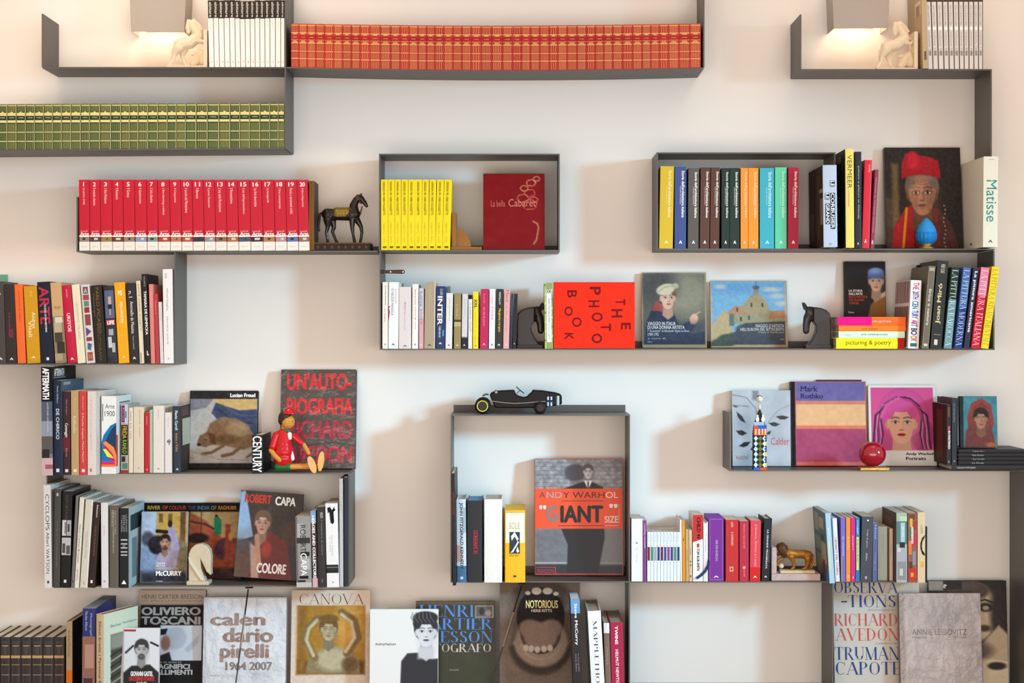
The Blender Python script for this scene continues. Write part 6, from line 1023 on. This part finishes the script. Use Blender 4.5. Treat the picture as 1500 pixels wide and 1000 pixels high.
def wheel(cx, cy, rad, y, ring):
    x, z = c2(cx, cy); R = rad/9.375*k; w_ = .009
    prof = [(R*.3, -w_), (R*.8, -w_*1.0), (R*.97, -w_*.6), (R, 0), (R*.97, w_*.6), (R*.8, w_), (R*.3, w_)]
    V, ff = lathe(prof, 28); t = mesh('wheel', [(x+v[0], y+v[2], z+v[1]) for v in V], ff, mat('16120f', .6, bump=.2), r, True)
    V, ff = lathe([(R*.1, -w_*1.15), (R*.55, -w_*1.15), (R*.55, -w_*.9), (R*.1, -w_*.9)], 24); mesh('rim', [(x+v[0], y+v[2], z+v[1]) for v in V], ff, mat('241c1a', .3, metal=.5), t)
    for s_ in (-1, 1) if ring else ():
        pts = [(x+R*.66*math.cos(q*math.pi/14), y+s_*w_*1.02, z+R*.66*math.sin(q*math.pi/14)) for q in range(28)]; V = []; ff = []
        for q in range(28):
            c, s2 = math.cos(q*math.pi/14), math.sin(q*math.pi/14)
            V += [(x+R*.6*c, y+s_*w_*1.0, z+R*.6*s2), (x+R*.6*c, y+s_*w_*1.18, z+R*.6*s2), (x+R*.7*c, y+s_*w_*1.18, z+R*.7*s2), (x+R*.7*c, y+s_*w_*.9, z+R*.7*s2)]
            for e in range(4): ff.append((4*q+e, 4*q+(e+1) % 4, 4*((q+1) % 28)+(e+1) % 4, 4*((q+1) % 28)+e))
        mesh('yellow_ring', V, ff, mat('d8cc3c', .4), t)
wheel(255, 320, 108, -.05, 1); wheel(255, 320, 108, .05, 1); wheel(1040, 345, 85, -.044, 0); wheel(1040, 345, 85, .044, 0)
for cx, cy in ((255, 320), (1040, 345)): x, z = c2(cx, cy); V, ff = tube([(x, -.05, z), (x, .001, z+.00001), (x, .05, z)], .0022); mesh('axle', V, ff, mat('8c8884', .3, metal=.9), r)
pt = [(370, 256), (440, 264), (560, 280), (700, 288), (860, 280), (1000, 266), (1115, 260)]
V, ff = tube([(c2(x, y)[0], -.036, c2(x, y)[1]) for x, y in pt], .0013, 8); mesh('exhaust_pipe', V, ff, mat('d8ccc4', .2, metal=.8), r)
V, ff = tube([(c2(720, 68)[0], 0, c2(720, 68)[1]), (c2(768, 112)[0], 0, c2(768, 112)[1]), (c2(818, 155)[0], 0, c2(818, 155)[1])], .0018, 8); V2 = tube([(c2(768, 112)[0], 0, c2(768, 112)[1]), (c2(725, 150)[0], 0, c2(725, 150)[1])], .0012, 8)
sx, sz = c2(768, 112); R = .0165; q0 = math.atan2(c2(818, 155)[1]-c2(720, 68)[1], c2(818, 155)[0]-c2(720, 68)[0]); TV, TF = [], []
for i in range(20):
    a0 = i*math.pi/10
    for j in range(6):
        b0 = j*math.pi/3; rr = R+.0014*math.cos(b0); u_, v_ = rr*math.cos(a0), rr*math.sin(a0); TV.append((sx+u_*math.cos(q0)-.0014*math.sin(b0)*math.sin(q0), v_, sz+u_*math.sin(q0)+.0014*math.sin(b0)*math.cos(q0)))
        TF.append((i*6+j, i*6+(j+1) % 6, ((i+1) % 20)*6+(j+1) % 6, ((i+1) % 20)*6+j))
VV, FF2 = join([(TV, TF), V2, (V, ff)]); mesh('steering_wheel', VV, FF2, mat('201c1c', .4), r)
V, ff = tube([(c2(330, 165)[0], -.03, c2(330, 165)[1]), (c2(300, 160)[0], -.04, c2(300, 160)[1]), (c2(262, 180)[0], -.05, c2(262, 180)[1])], .003, 8); mesh('headlamp_bracket', V, ff, mat('8c8c94', .2, metal=.8), r)
for s_ in (-1, 1):
    x, z = c2(440, 138); V, ff = lathe([(.0005, -.006), (.004, -.005), (.006, 0), (.0062, .004), (.0005, .0045)], 14); mesh('headlamp', [(x-v[2], s_*.037+v[1], z+v[0]) for v in V], ff, mat('a8a4a4', .2, metal=.8), r, True)
P = Print(); 
for x0, y0, x1, y1, c in ((1132, 190, 1212, 330, '1c2c48'), (1140, 196, 1160, 240, 'c8d4e0'), (1185, 196, 1205, 240, 'c8d4e0'), (1140, 272, 1160, 322, 'c8d4e0'), (1185, 272, 1205, 322, 'c8d4e0'), (1258, 185, 1302, 312, 'b8c4b8'), (1258, 185, 1274, 312, '3c5c7c')):
    p, q = c2(x0, y1), c2(x1, y0); P.rect(p[0], q[0], p[1], q[1], c, 1)
P.build('side_marking', r, None, Matrix.Translation((0, -.0322, 0)))

# blue lotus bud
Y0 = .03; k = (D+Y0)/F; rt = (X(1357, Y0), Y0, Z364+.0003); r = empty('lotus_ornament', rt, 'bright blue ribbed bud ornament on a gold foot before the red cap portrait', 'ornament')
V, ff = lathe([(.002, .014), (.02, .016), (.031, .028), (.0345, .042), (.034, .052), (.0335, .0525)], 64, ridge=.035, rn=16); mesh('petals', V, ff, mat('1878bc', .45, var=.12, scale=40), r, True)
V, ff = lathe([(.0325, .05), (.032, .06), (.027, .074), (.018, .088), (.008, .098), (.001, .103)], 40); mesh('bud', V, ff, mat('2a8cca', .5, var=.05), r, True)
V, ff = lathe([(.024, 0), (.025, .004), (.016, .008), (.017, .013), (.021, .016)], 32); mesh('foot', V, ff, mat('a88444', .35, metal=.7), r, True)

# red ball on gilt plate
Y0 = -.005; rt = (X(1278, Y0), Y0, Z688+.0003); k = (D+Y0)/F; r = empty('red_ball_ornament', rt, 'shiny dark red ball resting on a crumpled gold plate', 'ornament')
V, ff = lathe([(.001, .075)]+[(.0455*math.sin(q*math.pi/20)**.9, .0105+.0375-.0385*math.cos(math.pi-q*math.pi/20)*-1*-1) for q in range(3, 20)], 40)
pr_ = [(.0445*math.sin(q*math.pi/24), .0525-.042*math.cos(q*math.pi/24)) for q in range(1, 22)]+[(.008, .0925), (.001, .091)]
V, ff = lathe(pr_, 40); mesh('ball', V, ff, mat('a00c22', .12, coat=1.0, var=.2, scale=15), r, True)
box('gold_plate', -.045, .05, -.03, .03, .0002, .0098, mat('b8944a', .3, metal=.8, var=.5, scale=90, bump=.9, bscale=120), r, .0015)

# wooden bookend
Y0 = .05; rt = (X(680, Y0), Y0, Z366+.0003); r = empty('wooden_bookend', rt, 'brown wooden bookend with a quarter round behind the yellow paperbacks', 'bookend'); k = (D+Y0)/F
WD = mat('94602c', .5, var=.22, scale=25, kind='brushed'); fx = lambda x: X(x, Y0)-rt[0]
box('base', fx(661), fx(706), -.03, .04, .0002, 5*k, WD, r, .001); box('block', fx(662.5), fx(669), -.03, .04, 5*k, 55*k, WD, r, .001)
pts = [(fx(669)+.0001, 5*k)]+[(fx(669)+21*k*math.cos(q*math.pi/24), 5*k+25*k*math.sin(q*math.pi/24)) for q in range(13)]
V, ff = prism(pts, -.02, .03); mesh('quarter_round', V, ff, WD, r)

# folding knife shaped handle on the panel
rt = (X(576, -.006), -.008, Z(398)); r = empty('pocket_knife', rt, 'small brown pocket knife stuck sideways to the panel above the novels', 'knife')
pts = [(-.036, -.005), (.03, -.007), (.036, -.0055), (.0395, 0), (.036, .0055), (.03, .007), (-.036, .005)]
V, ff = prism(pts, -.005, .005); n = mesh('handle', V, ff, mat('4a2a1e', .4, var=.3, scale=60), r); n.modifiers.new('b', 'BEVEL').width = .0012
for x in (-.008, .033): V, ff = lathe([(.0001, 0), (.0022, 0), (.0022, .0008), (.0001, .001)], 12); mesh('rivet', [(v[0]+x, -.005-v[2], v[1]) for v in V], ff, mat('c8bca8', .25, metal=.9), r)
box('bolster', -.04, -.03, -.0055, .0055, -.0065, .0065, mat('2c2a28', .3, metal=.8), r, .0008)

# painted peg doll
Y0 = -.02; rt = (X(1113.5, Y0), Y0, Z688+.0003); k = (D+Y0)/F; r = empty('peg_doll', rt, 'painted wooden peg doll with diamond pattern before the silver cover', 'doll')
q = lambda x: X(x, Y0)-rt[0]; hgt = (688-622)*k; w2 = 9.6*k
o = [(-w2, .0002), (w2, .0002), (w2, hgt*.82), (w2*.86, hgt*.98), (w2*.45, hgt*1.18), (w2*.18, hgt*1.3), (0, hgt*1.36), (-w2*.18, hgt*1.3), (-w2*.45, hgt*1.18), (-w2*.86, hgt*.98), (-w2, hgt*.82)]
V, ff = prism(o, 0, .03); n = mesh('body', V, ff, mat('1e1a1c', .5), r); n.modifiers.new('b', 'BEVEL').width = .001
P = Print(); U = lambda a, b, c, d, col: P.rect(a*w2, b*w2, c*hgt, d*hgt, col, 1)
U(-1, 0, 0, .06, '2c60b8'); U(0, 1, 0, .06, 'd8482c')
for j in range(6):
    z0 = .06+j*.118
    for i, c in enumerate(('bcd8d8', '6c7034', 'e0e4e4')):
        x = -1+i*.667; P.poly([((x)*w2, (z0+.059)*hgt), ((x+.333)*w2, z0*hgt), ((x+.667)*w2, (z0+.059)*hgt), ((x+.333)*w2, (z0+.118)*hgt)], c)
    P.poly([(.55*w2, (z0+.059)*hgt), (w2, z0*hgt), (w2, (z0+.118)*hgt)], '3058a8' if j % 2 else 'd0cc70')
U(-1, 1, .78, .92, 'd85c34')
for x in (-.75, -.25, .25, .7): U(x, x+.16, .79, .92, 'f0d8c0')
U(-1, 1, .92, 1.0, '2860b8'); U(-1, -.4, .92, 1.0, 'd84c3c'); U(-.95, .6, 1.0, 1.07, '90b8d8')
for x in (-.42, .42):
    P.poly([((x+.26*math.cos(t))*w2, (1.07+.06+.06*math.sin(t))*hgt) for t in [i*math.pi/6 for i in range(12)]], 'f0e4d0'); P.poly([((x+.15*math.cos(t))*w2, (1.2+.035*math.sin(t))*hgt) for t in [i*math.pi/6 for i in range(12)]], 'f0e4d0')
P.build('painted_pattern', r)
V, ff = lathe([(.004, hgt*1.3), (.005, hgt*1.4), (.004, hgt*1.46)], 12, 0, .014); mesh('neck', V, ff, mat('d8c8b0', .5), r, True)
hz = hgt*1.58; V, ff = lathe([(.0105*math.sin(i*math.pi/12)+.0002, hz-.0115*math.cos(i*math.pi/12)) for i in range(13)], 20, 0, .014); mesh('head', V, ff, mat('e4d4b8', .5), r, True)
V, ff = lathe([(.0108*math.sin(i*math.pi/12)+.0002, hz-.0118*math.cos(i*math.pi/12)) for i in range(8, 13)], 20, 0, .0145); mesh('hair', V, ff, mat('1c1618', .5), r, True)
P = Print(); [P.poly([(x+.0012*math.cos(t), hz+.001+.0012*math.sin(t)) for t in [i*math.pi/4 for i in range(8)]], '3c2c28') for x in (-.004, .004)]; P.rect(-.0014, .0014, hz-.006, hz-.0052, 'a85048', 1); P.build('face_paint', r, None, Matrix.Translation((0, .0035, 0)))

# seated wooden doll (plain)
Y0 = .0; rt = (X(420, Y0), Y0, Z692+.0003); k = (D+Y0)/F; r = empty('wooden_doll', rt, 'seated jointed wooden doll in red jacket, green shorts and round red cap', 'doll')
def g(x, y, rr, d=0.0, ys=1.0): return (X(380+x/9.09, Y0)-rt[0], d, (930-y)/9.09*k, rr/9.09*k, 1, ys, 1)
RED = mat('c8141c', .25, coat=.5, var=.06); WDN = mat('d08c3c', .4, coat=.2, var=.12, scale=50); GRN = mat('14622c', .3, coat=.4, var=.08)
sculpt('jacket', [[g(310, 420, 82), g(320, 540, 112), g(320, 660, 138), g(320, 745, 136)]], RED, r, .0016)
sculpt('shirt_front', [[g(400, 420, 34, -.004), g(412, 470, 26, -.011)], [g(432, 660, 22, -.009), g(440, 740, 34, -.008)]], mat('eee8e0', .4), r, .0012)
sculpt('neck_scarf', [[g(345, 360, 22, -.008), g(385, 372, 24, -.009)]], mat('1c7c58', .4), r, .0011)
sculpt('head', [[g(375, 255, 100)], [g(330, 330, 40), g(340, 370, 38)]], WDN, r, .0014)
sculpt('hair', [[g(340, 195, 92), g(330, 235, 84)]], mat('3a2a26', .5, var=.2, scale=60), r, .0014)
V, ff = lathe([(.001, .0), (.0235, .0), (.0245, .003), (.02, .008), (.017, .016), (.01, .021), (.001, .023)], 28)
cz = g(400, 150, 1); n = mesh('cap', [(cz[0]+v[0], v[1], cz[2]+v[2]) for v in V], ff, RED, r, True)
for s_ in (-1, 1): V, ff = lathe([(.0003, -.0014), (.0016, -.0008), (.0018, 0), (.0016, .0008), (.0003, .0014)], 10); e = g(430+s_*22, 245, 1); mesh('eye', [(e[0]+v[0], -.0215+v[1], e[2]+v[2]) for v in V], ff, mat('141010', .2), r, True)
sculpt('arm', [[g(235, 430, 56, -.012), g(190, 580, 52, -.018)]], RED, r, .0014); sculpt('forearm', [[g(165, 630, 34, -.02), g(220, 700, 36, -.024), g(285, 755, 36, -.026)]], WDN, r, .0013)
sculpt('arm', [[g(450, 450, 50, .006), g(560, 540, 44, .004)]], RED, r, .0014); sculpt('forearm', [[g(590, 560, 30, .002), g(625, 620, 30, .0), g(655, 672, 26, -.004)]], WDN, r, .0013)
for d_, x1, y1 in ((-.014, 690, 850), (.014, 780, 850)):
    sculpt('thigh', [[g(260, 850, 66, d_*.8, .8), g(390, 850, 58, d_, .8)]], GRN, r, .0014); sculpt('leg', [[g(400, 848, 40, d_), g(x1, y1, 34, d_)]], WDN, r, .0013)
for (x, y, d_, w_, h_, rot) in ((715, 818, -.014, 56, 118, 14), (820, 780, .014, 44, 136, -6)):
    o = []
    for i in range(20):
        t = i*math.pi/10; a0, b0 = w_*math.cos(t), h_*math.sin(t); c, s = math.cos(math.radians(rot)), math.sin(math.radians(rot)); p = g(x+a0*c-b0*s, y-a0*s*-1-b0*c, 1); o.append((p[0], p[2]))
    V, ff = prism(o, d_-.022, d_-.012); n = mesh('foot', V, ff, mat('e0a85c', .4, coat=.3, var=.1, scale=60), r); n.modifiers.new('b', 'BEVEL').width = .0015

# display lights on thin stems
def stem(x0, y0, x1, y1, ya, yb, label):
    rt = (X(x0), ya, Z(y0)); r = empty('display_lamp', rt, label, 'lamp', 'stem lamps below the shelves')
    q = lambda t: ((X(x0+(x1-x0)*t, ya+(yb-ya)*t)-rt[0]), (yb-ya)*t, Z(y0+(y1-y0)*t, ya+(yb-ya)*t)-rt[2])
    box('mount', -.012, .012, -.012, .012, -.005, -.0002, mat('1c1a1a', .4), r, .001)
    V, ff = tube([q(.02), q(.14), q(.28)], .0026, 10); mesh('upper_stem', V, ff, mat('1c1a1a', .35, metal=.6), r)
    V, ff = tube([q(.28), q(.45), q(.62)], .0034, 10); mesh('brass_sleeve', V, ff, mat('94846c', .25, metal=.9), r)
    V, ff = tube([q(.62), q(.8), q(1.0)], .0026, 10); mesh('lower_stem', V, ff, mat('4a423c', .3, metal=.7), r)
    e = q(1.0); V, ff = lathe([(.002, -.004), (.012, -.004), (.014, 0), (.013, .014), (.009, .02), (.002, .021)], 20); mesh('lamp_head', [(v[0]+e[0], v[1]+e[1], v[2]+e[2]-.016) for v in V], ff, mat('1c1a1a', .4, metal=.3), r, True)
stem(364, 860, 345, 1004, .02, -.13, 'thin stem lamp hanging before the silver plastic cover')
stem(765, 855, 719, 1004, .02, -.13, 'thin stem lamp hanging between the blue lettered and open mouth covers')
